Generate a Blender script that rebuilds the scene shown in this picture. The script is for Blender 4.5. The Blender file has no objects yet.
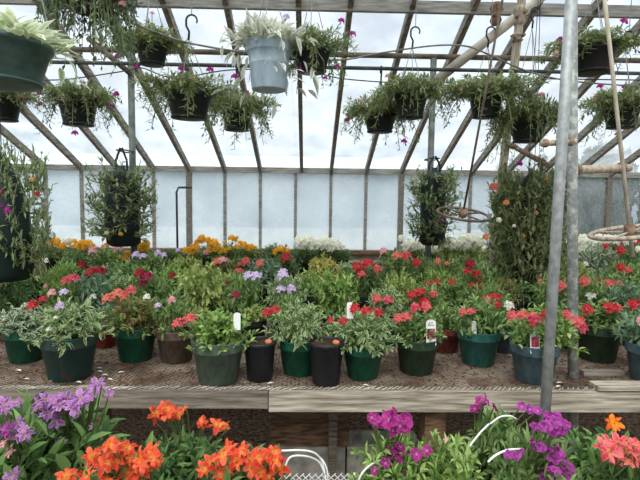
import bpy, math, random
from mathutils import Vector, Matrix
R = math.radians
sc = bpy.context.scene
col = sc.collection
rng = random.Random(11)

# ------------------------------------------------------------------ camera
F = 490.0
CAM = Vector((0, 0, 1.5))
ROT = Matrix.Rotation(R(-1.5), 3, 'Z') @ Matrix.Rotation(R(90 - 4.5), 3, 'X') @ Matrix.Rotation(R(.7), 3, 'Z')
cd = bpy.data.cameras.new('camera')
cd.sensor_width = 36
cd.lens = F / 640 * 36
cam = bpy.data.objects.new('camera', cd)
cam.matrix_world = Matrix.Translation(CAM) @ ROT.to_4x4()
cd.clip_start = .02
col.objects.link(cam)
sc.camera = cam

def ray(px, py):
    return ROT @ Vector(((px - 320) / F, -(py - 240) / F, -1))
def at(px, py, Y):
    d = ray(px, py)
    return CAM + d * (Y / d.y)
def atz(px, py, z):
    d = ray(px, py)
    return CAM + d * ((z - CAM.z) / d.z)
def mpp(Y):
    return Y / F            # metres per pixel, about, at distance Y

# ------------------------------------------------------------------ materials
def lin(c):
    c = c / 255
    return c / 12.92 if c <= .04045 else ((c + .055) / 1.055) ** 2.4
def rgb(r, g, b):
    return (lin(r), lin(g), lin(b), 1)

def newmat(name):
    m = bpy.data.materials.new(name)
    m.use_nodes = True
    nt = m.node_tree
    for n in list(nt.nodes):
        nt.nodes.remove(n)
    out = nt.nodes.new('ShaderNodeOutputMaterial')
    return m, nt, out

def noise_mat(name, c1, c2, scale=8, rough=.7, spec=.3, stretch=(1, 1, 1), bump=0, metal=0, detail=4, lo=.35, hi=.65):
    m, nt, out = newmat(name)
    N = nt.nodes.new; Lk = nt.links.new
    tc = N('ShaderNodeTexCoord'); mp = N('ShaderNodeMapping')
    mp.inputs['Scale'].default_value = stretch
    nz = N('ShaderNodeTexNoise'); nz.inputs['Scale'].default_value = scale; nz.inputs['Detail'].default_value = detail
    rp = N('ShaderNodeValToRGB')
    rp.color_ramp.elements[0].position = lo; rp.color_ramp.elements[0].color = c1
    rp.color_ramp.elements[1].position = hi; rp.color_ramp.elements[1].color = c2
    b = N('ShaderNodeBsdfPrincipled')
    b.inputs['Roughness'].default_value = rough
    b.inputs['Specular IOR Level'].default_value = spec
    b.inputs['Metallic'].default_value = metal
    Lk(tc.outputs['Object'], mp.inputs['Vector']); Lk(mp.outputs[0], nz.inputs['Vector'])
    Lk(nz.outputs['Fac'], rp.inputs['Fac']); Lk(rp.outputs['Color'], b.inputs['Base Color'])
    if bump:
        bp = N('ShaderNodeBump'); bp.inputs['Strength'].default_value = bump; bp.inputs['Distance'].default_value = .01
        Lk(nz.outputs['Fac'], bp.inputs['Height']); Lk(bp.outputs[0], b.inputs['Normal'])
    Lk(b.outputs[0], out.inputs['Surface'])
    return m

def leaf_mat(name, c1, c2, edge=None, e0=.45, e1=.75, transl=.35, rough=.5):
    """attribute lf: R = leaf margin, G = one random value per leaf, B = position along the leaf"""
    m, nt, out = newmat(name)
    N = nt.nodes.new; Lk = nt.links.new
    a = N('ShaderNodeAttribute'); a.attribute_name = 'lf'
    sp = N('ShaderNodeSeparateColor'); Lk(a.outputs['Color'], sp.inputs[0])
    rp = N('ShaderNodeValToRGB')
    rp.color_ramp.elements[0].position = .1; rp.color_ramp.elements[0].color = c1
    rp.color_ramp.elements[1].position = .9; rp.color_ramp.elements[1].color = c2
    Lk(sp.outputs[1], rp.inputs['Fac'])
    c = rp.outputs['Color']
    if edge:
        er = N('ShaderNodeMapRange'); er.inputs['From Min'].default_value = e0; er.inputs['From Max'].default_value = e1
        Lk(sp.outputs[0], er.inputs['Value'])
        mx = N('ShaderNodeMix'); mx.data_type = 'RGBA'; mx.inputs['B'].default_value = edge
        Lk(er.outputs[0], mx.inputs['Factor']); Lk(c, mx.inputs['A'])
        c = mx.outputs['Result']
    b = N('ShaderNodeBsdfPrincipled'); b.inputs['Roughness'].default_value = rough; b.inputs['Specular IOR Level'].default_value = .3
    t = N('ShaderNodeBsdfTranslucent'); ms = N('ShaderNodeMixShader'); ms.inputs[0].default_value = transl
    Lk(c, b.inputs['Base Color']); Lk(c, t.inputs['Color'])
    Lk(b.outputs[0], ms.inputs[1]); Lk(t.outputs[0], ms.inputs[2]); Lk(ms.outputs[0], out.inputs['Surface'])
    return m

def glass_mat():
    m, nt, out = newmat('greenhouse_glass')
    N = nt.nodes.new; Lk = nt.links.new
    tr = N('ShaderNodeBsdfTransparent'); tr.inputs[0].default_value = (.94, .955, .96, 1)
    tl = N('ShaderNodeBsdfTranslucent'); tl.inputs[0].default_value = (.86, .88, .9, 1)
    gl = N('ShaderNodeBsdfGlossy'); gl.inputs['Roughness'].default_value = .15
    tc = N('ShaderNodeTexCoord'); nz = N('ShaderNodeTexNoise'); nz.inputs['Scale'].default_value = 2.2; nz.inputs['Detail'].default_value = 5
    mr = N('ShaderNodeMapRange'); mr.inputs['From Min'].default_value = .35; mr.inputs['From Max'].default_value = .7
    mr.inputs['To Min'].default_value = .12; mr.inputs['To Max'].default_value = .34
    m1 = N('ShaderNodeMixShader'); m2 = N('ShaderNodeMixShader'); m2.inputs[0].default_value = .04
    Lk(tc.outputs['Object'], nz.inputs['Vector']); Lk(nz.outputs['Fac'], mr.inputs['Value']); Lk(mr.outputs[0], m1.inputs[0])
    Lk(tr.outputs[0], m1.inputs[1]); Lk(tl.outputs[0], m1.inputs[2])
    Lk(m1.outputs[0], m2.inputs[1]); Lk(gl.outputs[0], m2.inputs[2]); Lk(m2.outputs[0], out.inputs['Surface'])
    return m

M = {}
M['glass'] = glass_mat()
M['rafter'] = noise_mat('weathered_rafter_wood', rgb(96, 90, 80), rgb(150, 144, 132), 6, .8, .2, (8, 1, 8))
M['eave'] = noise_mat('weathered_eave_wood', rgb(120, 118, 110), rgb(165, 162, 152), 5, .8, .2, (1, 8, 8))
M['oldwood'] = noise_mat('grey_bench_board', rgb(84, 76, 66), rgb(150, 140, 126), 5, .85, .15, (1.2, 14, 14), .5, lo=.3, hi=.7)
M['palewood'] = noise_mat('pale_bench_board', rgb(112, 102, 88), rgb(196, 186, 168), 5, .85, .15, (1.2, 14, 14), .5, lo=.3, hi=.7)
M['brownwood'] = noise_mat('brown_wood', rgb(84, 62, 46), rgb(138, 112, 88), 6, .85, .15, (2, 10, 10), .3)
M['tanwood'] = noise_mat('tan_wood', rgb(142, 128, 110), rgb(196, 184, 164), 9, .85, .15, (8, 8, 1), .3)
M['brownpipe'] = noise_mat('brown_painted_pipe', rgb(82, 70, 58), rgb(124, 110, 94), 9, .6)
M['darkpipe'] = noise_mat('dark_iron_pipe', rgb(52, 54, 52), rgb(84, 86, 82), 9, .55)
M['steel'] = noise_mat('galvanized_steel', rgb(138, 143, 141), rgb(172, 176, 173), 40, .5, .5, (1, 1, .7), 0, .3)
M['steel2'] = noise_mat('spotted_galvanized_steel', rgb(132, 136, 132), rgb(196, 196, 188), 45, .6, .4, (1, 1, .8), 0, .2, lo=.45, hi=.7)
M['post'] = noise_mat('grey_green_painted_post', rgb(86, 94, 86), rgb(124, 130, 120), 9, .6)
M['beigepipe'] = noise_mat('beige_painted_pipe', rgb(166, 156, 138), rgb(200, 192, 174), 9, .55)
M['rust'] = noise_mat('rusty_iron', rgb(92, 64, 48), rgb(160, 134, 110), 18, .8)
M['cable'] = noise_mat('grey_cable', rgb(100, 98, 92), rgb(140, 138, 130), 20, .6)
M['wire'] = noise_mat('hanger_wire', rgb(110, 112, 110), rgb(150, 152, 150), 20, .5)
M['black'] = noise_mat('black_plastic', rgb(20, 21, 23), rgb(36, 37, 40), 8, .45, .4)
M['darkpot'] = noise_mat('dark_basket_plastic', rgb(18, 26, 24), rgb(34, 42, 40), 6, .5, .4)
M['green'] = noise_mat('green_pot_plastic', rgb(14, 64, 46), rgb(24, 84, 62), 5, .45, .4)
M['bluegreen'] = noise_mat('blue_green_pot_plastic', rgb(28, 78, 70), rgb(48, 98, 90), 5, .45, .4)
M['deepgreen'] = noise_mat('deep_green_pot_plastic', rgb(32, 50, 36), rgb(50, 68, 50), 5, .5, .35)
M['greygreen'] = noise_mat('grey_green_pot_plastic', rgb(66, 82, 68), rgb(88, 102, 88), 5, .5, .35)
M['slate'] = noise_mat('slate_pot_plastic', rgb(56, 76, 82), rgb(84, 104, 110), 3, .5, .35)
M['browngreen'] = noise_mat('green_pot_with_brown_stain', rgb(28, 62, 56), rgb(74, 60, 52), 3.5, .5, .35, lo=.48, hi=.72)
M['taupe'] = noise_mat('taupe_pot_plastic', rgb(74, 62, 50), rgb(98, 84, 70), 5, .55, .3)
M['red'] = noise_mat('faded_red_pot_plastic', rgb(120, 44, 42), rgb(150, 66, 60), 5, .55, .3)
M['terracotta'] = noise_mat('brown_red_pot', rgb(92, 46, 38), rgb(126, 70, 56), 5, .7, .2)
M['paleblue'] = noise_mat('pale_blue_pot_plastic', rgb(156, 176, 190), rgb(186, 202, 212), 3, .5, .35)
M['bigpot'] = noise_mat('dull_green_basket_plastic', rgb(54, 80, 74), rgb(80, 104, 96), 3, .45, .4)
M['soil'] = noise_mat('potting_soil', rgb(38, 28, 22), rgb(104, 84, 68), 60, .95, .1, (1, 1, 1), .8)
M['white'] = noise_mat('white_plastic', rgb(222, 222, 216), rgb(236, 236, 232), 6, .5, .3)
M['tagpic'] = noise_mat('printed_tag_picture', rgb(120, 22, 44), rgb(208, 92, 110), 90, .5, .3)
M['tagink'] = noise_mat('grey_tag_print', rgb(130, 130, 128), rgb(170, 170, 168), 40, .5, .3)
M['bag'] = noise_mat('dark_green_bag_film', rgb(10, 24, 21), rgb(24, 42, 37), 5, .45, .35)
M['mesh'] = noise_mat('expanded_metal', rgb(84, 72, 60), rgb(160, 148, 132), 9, .6, .4, (1, 1, 1), 0, .2)
M['meshedge'] = noise_mat('bright_cut_mesh', rgb(160, 152, 136), rgb(214, 208, 194), 9, .5, .4)
M['concrete'] = noise_mat('concrete_block', rgb(140, 136, 126), rgb(196, 190, 178), 12, .95, .1, (1, 1, 1), .6)
M['floor'] = noise_mat('dark_gravel_floor', rgb(70, 56, 44), rgb(150, 128, 106), 38, .95, .1, (1, 1, 1), 1)
M['debris'] = noise_mat('bark_debris', rgb(56, 34, 24), rgb(124, 90, 66), 40, .95, .1)
M['benchtop'] = noise_mat('soil_covered_bench_planks', rgb(58, 38, 28), rgb(112, 84, 64), 30, .95, .1, (1, 1, 1), .6)
M['petal'] = noise_mat('fallen_petal_white', rgb(200, 190, 176), rgb(226, 220, 210), 10, .8)
M['ground'] = noise_mat('pale_ground_outside', rgb(150, 154, 148), rgb(190, 194, 188), 3, .95)
M['film'] = noise_mat('white_greenhouse_film', rgb(164, 176, 184), rgb(192, 202, 208), .8, .6, .2)
M['filmstrip'] = noise_mat('pale_base_board', rgb(196, 204, 206), rgb(216, 222, 222), 2, .7)
M['bright_orange_tag'] = noise_mat('orange_clay_piece', rgb(176, 100, 66), rgb(208, 132, 92), 20, .7)
M['palerod'] = noise_mat('pale_flaking_rod', rgb(176, 162, 140), rgb(216, 206, 188), 30, .7, .2, (1, 1, .4))
M['chain'] = M['rust']

LM = {}
LM['green'] = leaf_mat('mid_green_leaf', rgb(86, 118, 64), rgb(158, 182, 114))
LM['bright'] = leaf_mat('bright_green_leaf', rgb(98, 134, 60), rgb(174, 198, 118))
LM['yellow'] = leaf_mat('yellow_green_leaf', rgb(124, 148, 70), rgb(196, 204, 130))
LM['chart'] = leaf_mat('chartreuse_leaf', rgb(158, 160, 70), rgb(220, 208, 128))
LM['varieg'] = leaf_mat('cream_edged_leaf', rgb(84, 122, 66), rgb(142, 170, 106), rgb(214, 222, 176), .5, .95)
LM['white_edge'] = leaf_mat('white_edged_grey_leaf', rgb(86, 118, 80), rgb(138, 160, 120), rgb(226, 230, 208), .45, .9)
LM['bronze'] = leaf_mat('bronze_green_leaf', rgb(132, 96, 68), rgb(130, 158, 84))
LM['blue'] = leaf_mat('blue_green_leaf', rgb(84, 120, 88), rgb(154, 178, 144))
LM['dark'] = leaf_mat('dark_green_leaf', rgb(68, 100, 58), rgb(128, 154, 96))
LM['fine'] = leaf_mat('olive_fine_leaf', rgb(106, 122, 80), rgb(184, 192, 144), transl=.45)
LM['olive'] = leaf_mat('olive_bag_leaf', rgb(96, 108, 70), rgb(166, 172, 128), transl=.45)
LM['finegrey'] = leaf_mat('grey_green_fine_leaf', rgb(84, 98, 72), rgb(156, 166, 134), transl=.4)
LM['strap'] = leaf_mat('cream_striped_strap_leaf', rgb(158, 182, 126), rgb(206, 218, 178), rgb(240, 242, 220), .3, .9)
LM['strapwhite'] = leaf_mat('cream_white_leaf', rgb(170, 180, 150), rgb(216, 220, 196), rgb(246, 246, 236), .2, .8)
LM['alstro'] = leaf_mat('lance_green_leaf', rgb(58, 92, 50), rgb(132, 164, 94))
LM['stem'] = leaf_mat('green_stem', rgb(96, 118, 66), rgb(128, 148, 92), transl=.1)
LM['hedge'] = leaf_mat('hedge_leaf', rgb(50, 80, 56), rgb(84, 116, 84), transl=.2)

FM = {}
def fmat(k, name, c1, c2, throat=None, e0=.5, e1=.1, edge=None):
    """petal colour varies per petal; the throat colour sits at the petal base (B channel)"""
    m = leaf_mat(name, c1, c2, edge, .55, 1.0, transl=.5 if k in ('white', 'yellow') else .38, rough=.6)
    if throat:
        nt = m.node_tree
        mixs = [n for n in nt.nodes if n.type == 'BSDF_PRINCIPLED'][0]
        tl = [n for n in nt.nodes if n.type == 'BSDF_TRANSLUCENT'][0]
        sp = [n for n in nt.nodes if n.type == 'SEPARATE_COLOR'][0]
        src = mixs.inputs['Base Color'].links[0].from_socket
        mr = nt.nodes.new('ShaderNodeMapRange'); mr.inputs['From Min'].default_value = e0; mr.inputs['From Max'].default_value = e1
        mx = nt.nodes.new('ShaderNodeMix'); mx.data_type = 'RGBA'; mx.inputs['B'].default_value = throat
        nt.links.new(sp.outputs[2], mr.inputs['Value']); nt.links.new(mr.outputs[0], mx.inputs['Factor'])
        nt.links.new(src, mx.inputs['A'])
        nt.links.new(mx.outputs['Result'], mixs.inputs['Base Color']); nt.links.new(mx.outputs['Result'], tl.inputs['Color'])
    FM[k] = m
fmat('red', 'red_petal', rgb(176, 34, 44), rgb(216, 74, 76))
fmat('darkred', 'dark_red_petal', rgb(140, 18, 36), rgb(186, 40, 58))
fmat('coral', 'coral_petal', rgb(208, 78, 82), rgb(232, 126, 120))
fmat('pinkred', 'rose_red_petal', rgb(202, 58, 82), rgb(230, 112, 126))
fmat('salmon', 'salmon_petal', rgb(222, 104, 86), rgb(240, 150, 128))
fmat('pink', 'pale_pink_petal', rgb(224, 150, 160), rgb(242, 190, 192))
fmat('lilac', 'lilac_petal', rgb(206, 180, 220), rgb(236, 220, 240))
fmat('white', 'white_petal', rgb(246, 244, 224), rgb(254, 254, 244))
fmat('yellow', 'golden_yellow_petal', rgb(238, 176, 36), rgb(254, 214, 84))
fmat('burgundy', 'burgundy_petal', rgb(134, 24, 62), rgb(172, 52, 88))
fmat('purple', 'magenta_purple_petal', rgb(158, 26, 132), rgb(206, 66, 176))
fmat('peach', 'peach_orange_petal', rgb(224, 140, 84), rgb(240, 176, 124))
fmat('lightpurple', 'light_purple_petal', rgb(138, 72, 144), rgb(194, 128, 190), rgb(226, 206, 170), .3, .1, rgb(206, 172, 214))
fmat('orange', 'orange_red_petal', rgb(208, 58, 34), rgb(238, 108, 70), rgb(246, 190, 84), .5, .12, rgb(238, 104, 66))
fmat('brightorange', 'bright_orange_petal', rgb(242, 106, 22), rgb(252, 140, 40), rgb(250, 196, 50), .45, .1)
fmat('magenta', 'magenta_petal', rgb(128, 22, 92), rgb(178, 52, 138), rgb(214, 150, 186), .22, .08, rgb(190, 76, 156))
fmat('violet', 'violet_petal', rgb(136, 28, 116), rgb(190, 70, 168), rgb(214, 170, 200), .2, .08, rgb(184, 92, 182))
fmat('coralpink', 'coral_pink_petal', rgb(214, 72, 82), rgb(240, 128, 124), rgb(240, 190, 120), .35, .1, rgb(240, 140, 136))

# ------------------------------------------------------------------ mesh building
class MB:
    def __init__(s):
        s.v = []; s.f = []; s.c = []; s.mi = []; s.cur = 0
    def vert(s, p, c=(0, .5, 0)):
        s.v.append((p[0], p[1], p[2])); s.c.append((c[0], c[1], c[2], 1)); return len(s.v) - 1
    def face(s, *i):
        s.f.append(i); s.mi.append(s.cur)
    def box(s, x0, x1, y0, y1, z0, z1, mat=None):
        P = [Vector((x, y, z)) for z in (z0, z1) for y in (y0, y1) for x in (x0, x1)]
        if mat is not None: P = [mat @ p for p in P]
        b = [s.vert(p) for p in P]
        for q in ((0, 2, 3, 1), (4, 5, 7, 6), (0, 1, 5, 4), (2, 6, 7, 3), (0, 4, 6, 2), (1, 3, 7, 5)):
            s.face(*[b[i] for i in q])
    def bar(s, a, b, w, h, up=Vector((0, 0, 1))):
        a = Vector(a); b = Vector(b); d = b - a; L = d.length; d.normalize()
        x = d.cross(up)
        if x.length < 1e-4: x = d.cross(Vector((1, 0, 0)))
        x.normalize(); z = x.cross(d)
        m = Matrix((x, d, z)).transposed().to_4x4(); m.translation = a
        s.box(-w / 2, w / 2, 0, L, -h / 2, h / 2, m)
    def tube(s, pts, r, n=8, cap=True, c=(0, .5, 0), r1=None):
        pts = [Vector(p) for p in pts]
        rings = []
        px = None
        for i, p in enumerate(pts):
            d = (pts[min(i + 1, len(pts) - 1)] - pts[max(i - 1, 0)])
            d.normalize()
            if px is None:
                x = d.cross(Vector((0, 0, 1)))
                if x.length < 1e-3: x = d.cross(Vector((1, 0, 0)))
            else:
                x = px - d * px.dot(d)
                if x.length < 1e-4: x = d.cross(Vector((.3, .5, .8)))
            x.normalize(); px = x
            y = d.cross(x)
            rr = r if r1 is None else r + (r1 - r) * i / (len(pts) - 1)
            rings.append([s.vert(p + (x * math.cos(2 * math.pi * k / n) + y * math.sin(2 * math.pi * k / n)) * rr, c) for k in range(n)])
        for a, b in zip(rings, rings[1:]):
            for k in range(n):
                s.face(a[k], a[(k + 1) % n], b[(k + 1) % n], b[k])
        if cap:
            s.face(*reversed(rings[0])); s.face(*rings[-1])
    def lathe(s, prof, n=28, wob=None):
        rings = []
        for (r, z) in prof:
            if r < 1e-6:
                rings.append([s.vert((0, 0, z))])
            else:
                rings.append([s.vert((r * math.cos(2 * math.pi * k / n), r * math.sin(2 * math.pi * k / n), z)) for k in range(n)])
        for a, b in zip(rings, rings[1:]):
            for k in range(n):
                k2 = (k + 1) % n
                if len(a) == 1 and len(b) == 1: continue
                if len(a) == 1: s.face(a[0], b[k2], b[k])
                elif len(b) == 1: s.face(a[k], a[k2], b[0])
                else: s.face(a[k], a[k2], b[k2], b[k])
    def mesh(s, name, mats, smooth=False):
        me = bpy.data.meshes.new(name)
        me.from_pydata(s.v, [], s.f)
        for m in (mats if isinstance(mats, (list, tuple)) else [mats]):
            me.materials.append(m)
        if any(s.mi):
            me.polygons.foreach_set('material_index', s.mi)
        at_ = me.color_attributes.new('lf', 'FLOAT_COLOR', 'POINT')
        flat = [x for c in s.c for x in c]
        at_.data.foreach_set('color', flat)
        if smooth:
            me.polygons.foreach_set('use_smooth', [True] * len(me.polygons))
        me.update()
        return me
    def obj(s, name, mats, parent=None, smooth=False, loc=None):
        return put(name, s.mesh(name, mats, smooth), parent, loc)

def put(name, me, parent=None, loc=None, scale=None, rot=None):
    o = bpy.data.objects.new(name, me)
    if parent: o.parent = parent
    if loc is not None: o.location = loc
    if scale is not None: o.scale = scale
    if rot is not None: o.rotation_euler = rot
    col.objects.link(o)
    return o
def empty(name, loc, label=None, cat=None, group=None):
    o = bpy.data.objects.new(name, None); o.empty_display_size = .05
    o.location = loc; col.objects.link(o)
    if label: tag(o, label, cat, group)
    return o
def tag(o, label, cat, group=None):
    o['label'] = label; o['category'] = cat
    if group: o['group'] = group
    return o
def struct(o):
    o['kind'] = 'structure'; return o

# ------------------------------------------------------------------ leaves, shoots, flowers
def leaf(mb, base, d, up, L, W, g, bend=.25, simple=False, fold=.25):
    d = d.normalized()
    x = d.cross(up)
    if x.length < 1e-3: x = d.cross(Vector((1, .2, .3)))
    x.normalize()
    n = x.cross(d)
    if simple:
        b = mb.vert(base, (0, g, 0)); m = base + d * L * .5 - n * bend * L * .15
        l = mb.vert(m + x * W * .5 + n * W * fold, (1, g, .5)); r = mb.vert(m - x * W * .5 + n * W * fold, (1, g, .5))
        t = mb.vert(base + d * L - n * bend * L * .6, (1, g, 1))
        mb.face(b, l, t); mb.face(b, t, r); return
    b = mb.vert(base, (.2, g, 0)); rows = []
    for t, w in ((.3, .9), (.65, .8)):
        m = base + d * L * t - n * bend * L * t * t
        rows.append((mb.vert(m + x * W * .5 * w + n * W * fold * w, (1, g, t)), mb.vert(m, (0, g, t)), mb.vert(m - x * W * .5 * w + n * W * fold * w, (1, g, t))))
    tip = mb.vert(base + d * L - n * bend * L, (1, g, 1))
    (a0, a1, a2), (b0, b1, b2) = rows
    mb.face(b, a1, a0); mb.face(b, a2, a1)
    mb.face(a0, a1, b1, b0); mb.face(a1, a2, b2, b1)
    mb.face(b0, b1, tip); mb.face(b1, b2, tip)

def bez(a, b, c, t):
    return a * (1 - t) ** 2 + b * 2 * t * (1 - t) + c * t * t

def rnd_dir(rg):
    while True:
        v = Vector((rg.uniform(-1, 1), rg.uniform(-1, 1), rg.uniform(-1, 1)))
        if .1 < v.length < 1: return v.normalized()

def dome_foliage(seed, shoots, per, L, W, simple=False, low=.05, rmul=1.0, flat=.55, spread=.9):
    """unit dome: radius 1, height 1; origin at soil level; leaf sizes are fractions of the dome"""
    rg = random.Random(seed); mb = MB()
    for i in range(shoots):
        ph = i * 2.39996 + rg.uniform(-.3, .3); u = math.sqrt((i + .5) / shoots)
        rr = u * rg.uniform(.8, 1.1) * rmul
        hz = (1 - flat * u * u) * rg.uniform(.72, 1.08)
        if u > .85: hz = rg.uniform(low, .45)
        tgt = Vector((rr * math.cos(ph), rr * math.sin(ph), hz))
        a = Vector((tgt.x * .15, tgt.y * .15, 0)); b = Vector((tgt.x * .45, tgt.y * .45, max(hz * .8, .35)))
        mb.cur = 1
        mb.tube([bez(a, b, tgt, t) for t in (0, .33, .66, 1)], .022, 3, False, (0, rg.random(), 0), .01)
        mb.cur = 0
        for j in range(per):
            t = .25 + .75 * (j + rg.random() * .6) / per
            t = min(t, 1)
            p = bez(a, b, tgt, t)
            tan = (bez(a, b, tgt, min(t + .05, 1.02)) - bez(a, b, tgt, t - .05)).normalized()
            side = tan.cross(rnd_dir(rg)).normalized()
            d = tan * rg.uniform(.2, .8) + side * spread + Vector((0, 0, rg.uniform(-.25, .25)))
            s = rg.uniform(.65, 1.15) * (1.05 - .3 * t)
            leaf(mb, p, d, Vector((0, 0, 1)) + rnd_dir(rg) * .5, L * s, W * s, rg.random(), rg.uniform(.1, .4), simple)
        for j in range(3):
            d = Vector((tgt.x, tgt.y, .8)) + rnd_dir(rg) * .9
            leaf(mb, tgt, d, Vector((0, 0, 1)) + rnd_dir(rg) * .4, L * .75, W * .75, rg.random(), .15, simple)
    return mb

def trailing_foliage(seed, shoots, per, L, W, drop=.9, upfrac=.45):
    """basket planting: unit radius 1, shoots go up and out, many trail below the rim"""
    rg = random.Random(seed); mb = MB()
    for i in range(shoots):
        ph = i * 2.39996 + rg.uniform(-.4, .4)
        if rg.random() < upfrac:
            u = rg.uniform(.1, 1.05)
            tgt = Vector((u * math.cos(ph), u * math.sin(ph), rg.uniform(.12, .6) * (1.1 - .5 * u)))
            b = Vector((tgt.x * .5, tgt.y * .5, tgt.z * .8))
        else:
            u = rg.uniform(.8, 1.3)
            tgt = Vector((u * math.cos(ph), u * math.sin(ph), .3 - (drop + .3) * rg.random() ** 1.6))
            b = Vector((tgt.x * .75, tgt.y * .75, .45))
        a = Vector((.3 * math.cos(ph), .3 * math.sin(ph), 0)) * min(u, 1)
        mb.cur = 1
        mb.tube([bez(a, b, tgt, t) for t in (0, .25, .5, .75, 1)], .014, 3, False, (0, rg.random(), 0), .008)
        mb.cur = 0
        for j in range(per):
            t = min(1, .2 + .8 * (j + rg.random()) / per)
            p = bez(a, b, tgt, t)
            tan = (bez(a, b, tgt, min(t + .05, 1.02)) - bez(a, b, tgt, t - .05)).normalized()
            d = tan * rg.uniform(.2, .8) + tan.cross(rnd_dir(rg)).normalized() * .8 + Vector((0, 0, .15))
            s = rg.uniform(.7, 1.2)
            leaf(mb, p, d, Vector((0, 0, 1)), L * s, W * s, rg.random(), .15, True, .15)
    return mb

def strap_foliage(seed, n, L, W, drop):
    rg = random.Random(seed); mb = MB()
    for i in range(n):
        ph = i * 2.39996 + rg.uniform(-.3, .3); u = rg.random()
        ro = rg.uniform(.1, .95)
        base = Vector((ro * math.cos(ph), ro * math.sin(ph), rg.uniform(-.02, .35 * (1.1 - ro) + .05)))
        d = Vector((math.cos(ph + rg.uniform(-.8, .8)), math.sin(ph + rg.uniform(-.8, .8)), rg.uniform(.1, 1.5)))
        if ro > .75 and rg.random() < drop:
            q = Vector((math.cos(ph), math.sin(ph), 0)); base = q * rg.uniform(1.06, 1.3); base.z = rg.uniform(-1.0, .1) if rg.random() < .6 else 0
            d = q * rg.uniform(.3, 1) + Vector((rg.uniform(-.5, .5), rg.uniform(-.5, .5), rg.uniform(-1.2, .3)))
        s = rg.uniform(.6, 1.15)
        leaf(mb, base, d, Vector((0, 0, 1)) + rnd_dir(rg) * .3, L * s, W * s, rg.random(), rg.uniform(.2, .6), False, .12)
    return mb

def column_foliage(seed, shoots, per, L, W):
    """hanging bag planting: shoots come out of the sides of a column of radius .45, height 2 (z from 0 to 2), reaching radius 1"""
    rg = random.Random(seed); mb = MB()
    for i in range(shoots):
        ph = i * 2.39996; z = rg.uniform(.02, 1.95); rr = rg.uniform(.65, 1.05) * (1 if .2 < z < 1.8 else .75)
        a = Vector((.3 * math.cos(ph), .3 * math.sin(ph), z))
        tgt = Vector((rr * math.cos(ph), rr * math.sin(ph), z + rg.uniform(.0, .5)))
        b = Vector((tgt.x * .8, tgt.y * .8, z - .05))
        mb.cur = 1
        mb.tube([bez(a, b, tgt, t) for t in (0, .33, .66, 1)], .02, 3, False, (0, rg.random(), 0), .01)
        mb.cur = 0
        for j in range(per):
            t = .15 + .85 * (j + rg.random()) / per
            p = bez(a, b, tgt, min(t, 1))
            d = (tgt - b).normalized() * .5 + rnd_dir(rg)
            s = rg.uniform(.7, 1.2)
            leaf(mb, p, d, Vector((0, 0, 1)), L * s, W * s, rg.random(), .15, True, .15)
    return mb

def petal_strip(mb, base, d, up, L, W, g, curl, prof=(.35, .8, 1, .55), n=4, ruff=0, rg=None):
    n = len(prof)
    """a curved petal: n rows of 3, widening then narrowing; curl bends it outward (away from up)"""
    d = d.normalized(); x = d.cross(up).normalized(); nn = x.cross(d)
    prev = None
    for i in range(n):
        t = i / (n - 1)
        m = base + d * L * math.sin(t * curl) / max(curl, .01) - nn * L * (1 - math.cos(t * curl)) / max(curl, .01)
        w = W * prof[i] * .5
        z = [(rg.uniform(-ruff, ruff) * L * t if rg else 0) for _ in range(3)]
        row = (mb.vert(m + x * w + nn * (w * .35 + z[0]), (1, g, t)), mb.vert(m + nn * z[1], (0, g, t)), mb.vert(m - x * w + nn * (w * .35 + z[2]), (1, g, t)))
        if prev:
            mb.face(prev[0], prev[1], row[1], row[0]); mb.face(prev[1], prev[2], row[2], row[1])
        prev = row

def umbel(seed, florets=9, petals=5, simple=True):
    """flower head, unit radius"""
    rg = random.Random(seed); mb = MB()
    for i in range(florets):
        ph = i * 2.39996; u = math.sqrt((i + .3) / florets)
        n = Vector((u * math.cos(ph), u * math.sin(ph), math.sqrt(max(.05, 1 - u * u)) * .85 + .1)).normalized()
        c = n * rg.uniform(.5, .72)
        t = n.cross(Vector((.3, .5, .1))).normalized(); b = n.cross(t)
        a0 = rg.random() * 6
        for k in range(petals):
            a = a0 + k * 2 * math.pi / petals
            rd = t * math.cos(a) + b * math.sin(a)
            leaf(mb, c, rd + n * rg.uniform(.2, .8), n, rg.uniform(.36, .58), rg.uniform(.26, .4), rg.random(), rg.uniform(-.1, .4), False, -.05)
    mb.cur = 1
    mb.tube([(0, 0, -.6), (0, 0, .4)], .07, 4, False)
    return mb

def lily(seed, n=6, W=.55, curl=1.0, open_=.9, ruff=.06):
    """trumpet flower, unit length, axis +z, origin at the base"""
    rg = random.Random(seed); mb = MB()
    for k in range(n):
        a = k * 2 * math.pi / n + rg.uniform(-.12, .12)
        rd = Vector((math.cos(a), math.sin(a), 0))
        d = rd * open_ + Vector((0, 0, 1.0))
        inner = k % 2
        petal_strip(mb, rd * .04, d, Vector((0, 0, 1)) - rd * .6, rg.uniform(.9, 1.08), W * (.8 if inner else 1.1), rg.random(), curl * rg.uniform(.7, 1.4), (.22, .55, .9, 1, .5), 5, ruff, rg)
    for k in range(5):
        a = k * 1.26 + .4
        mb.tube([(0, 0, .05), (.12 * math.cos(a), .12 * math.sin(a), .75)], .015, 3, False, (0, .9, .1))
    mb.cur = 1
    mb.tube([(0, 0, -.35), (0, 0, .1)], .06, 5, True, (0, .5, 0), .1)
    return mb

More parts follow.
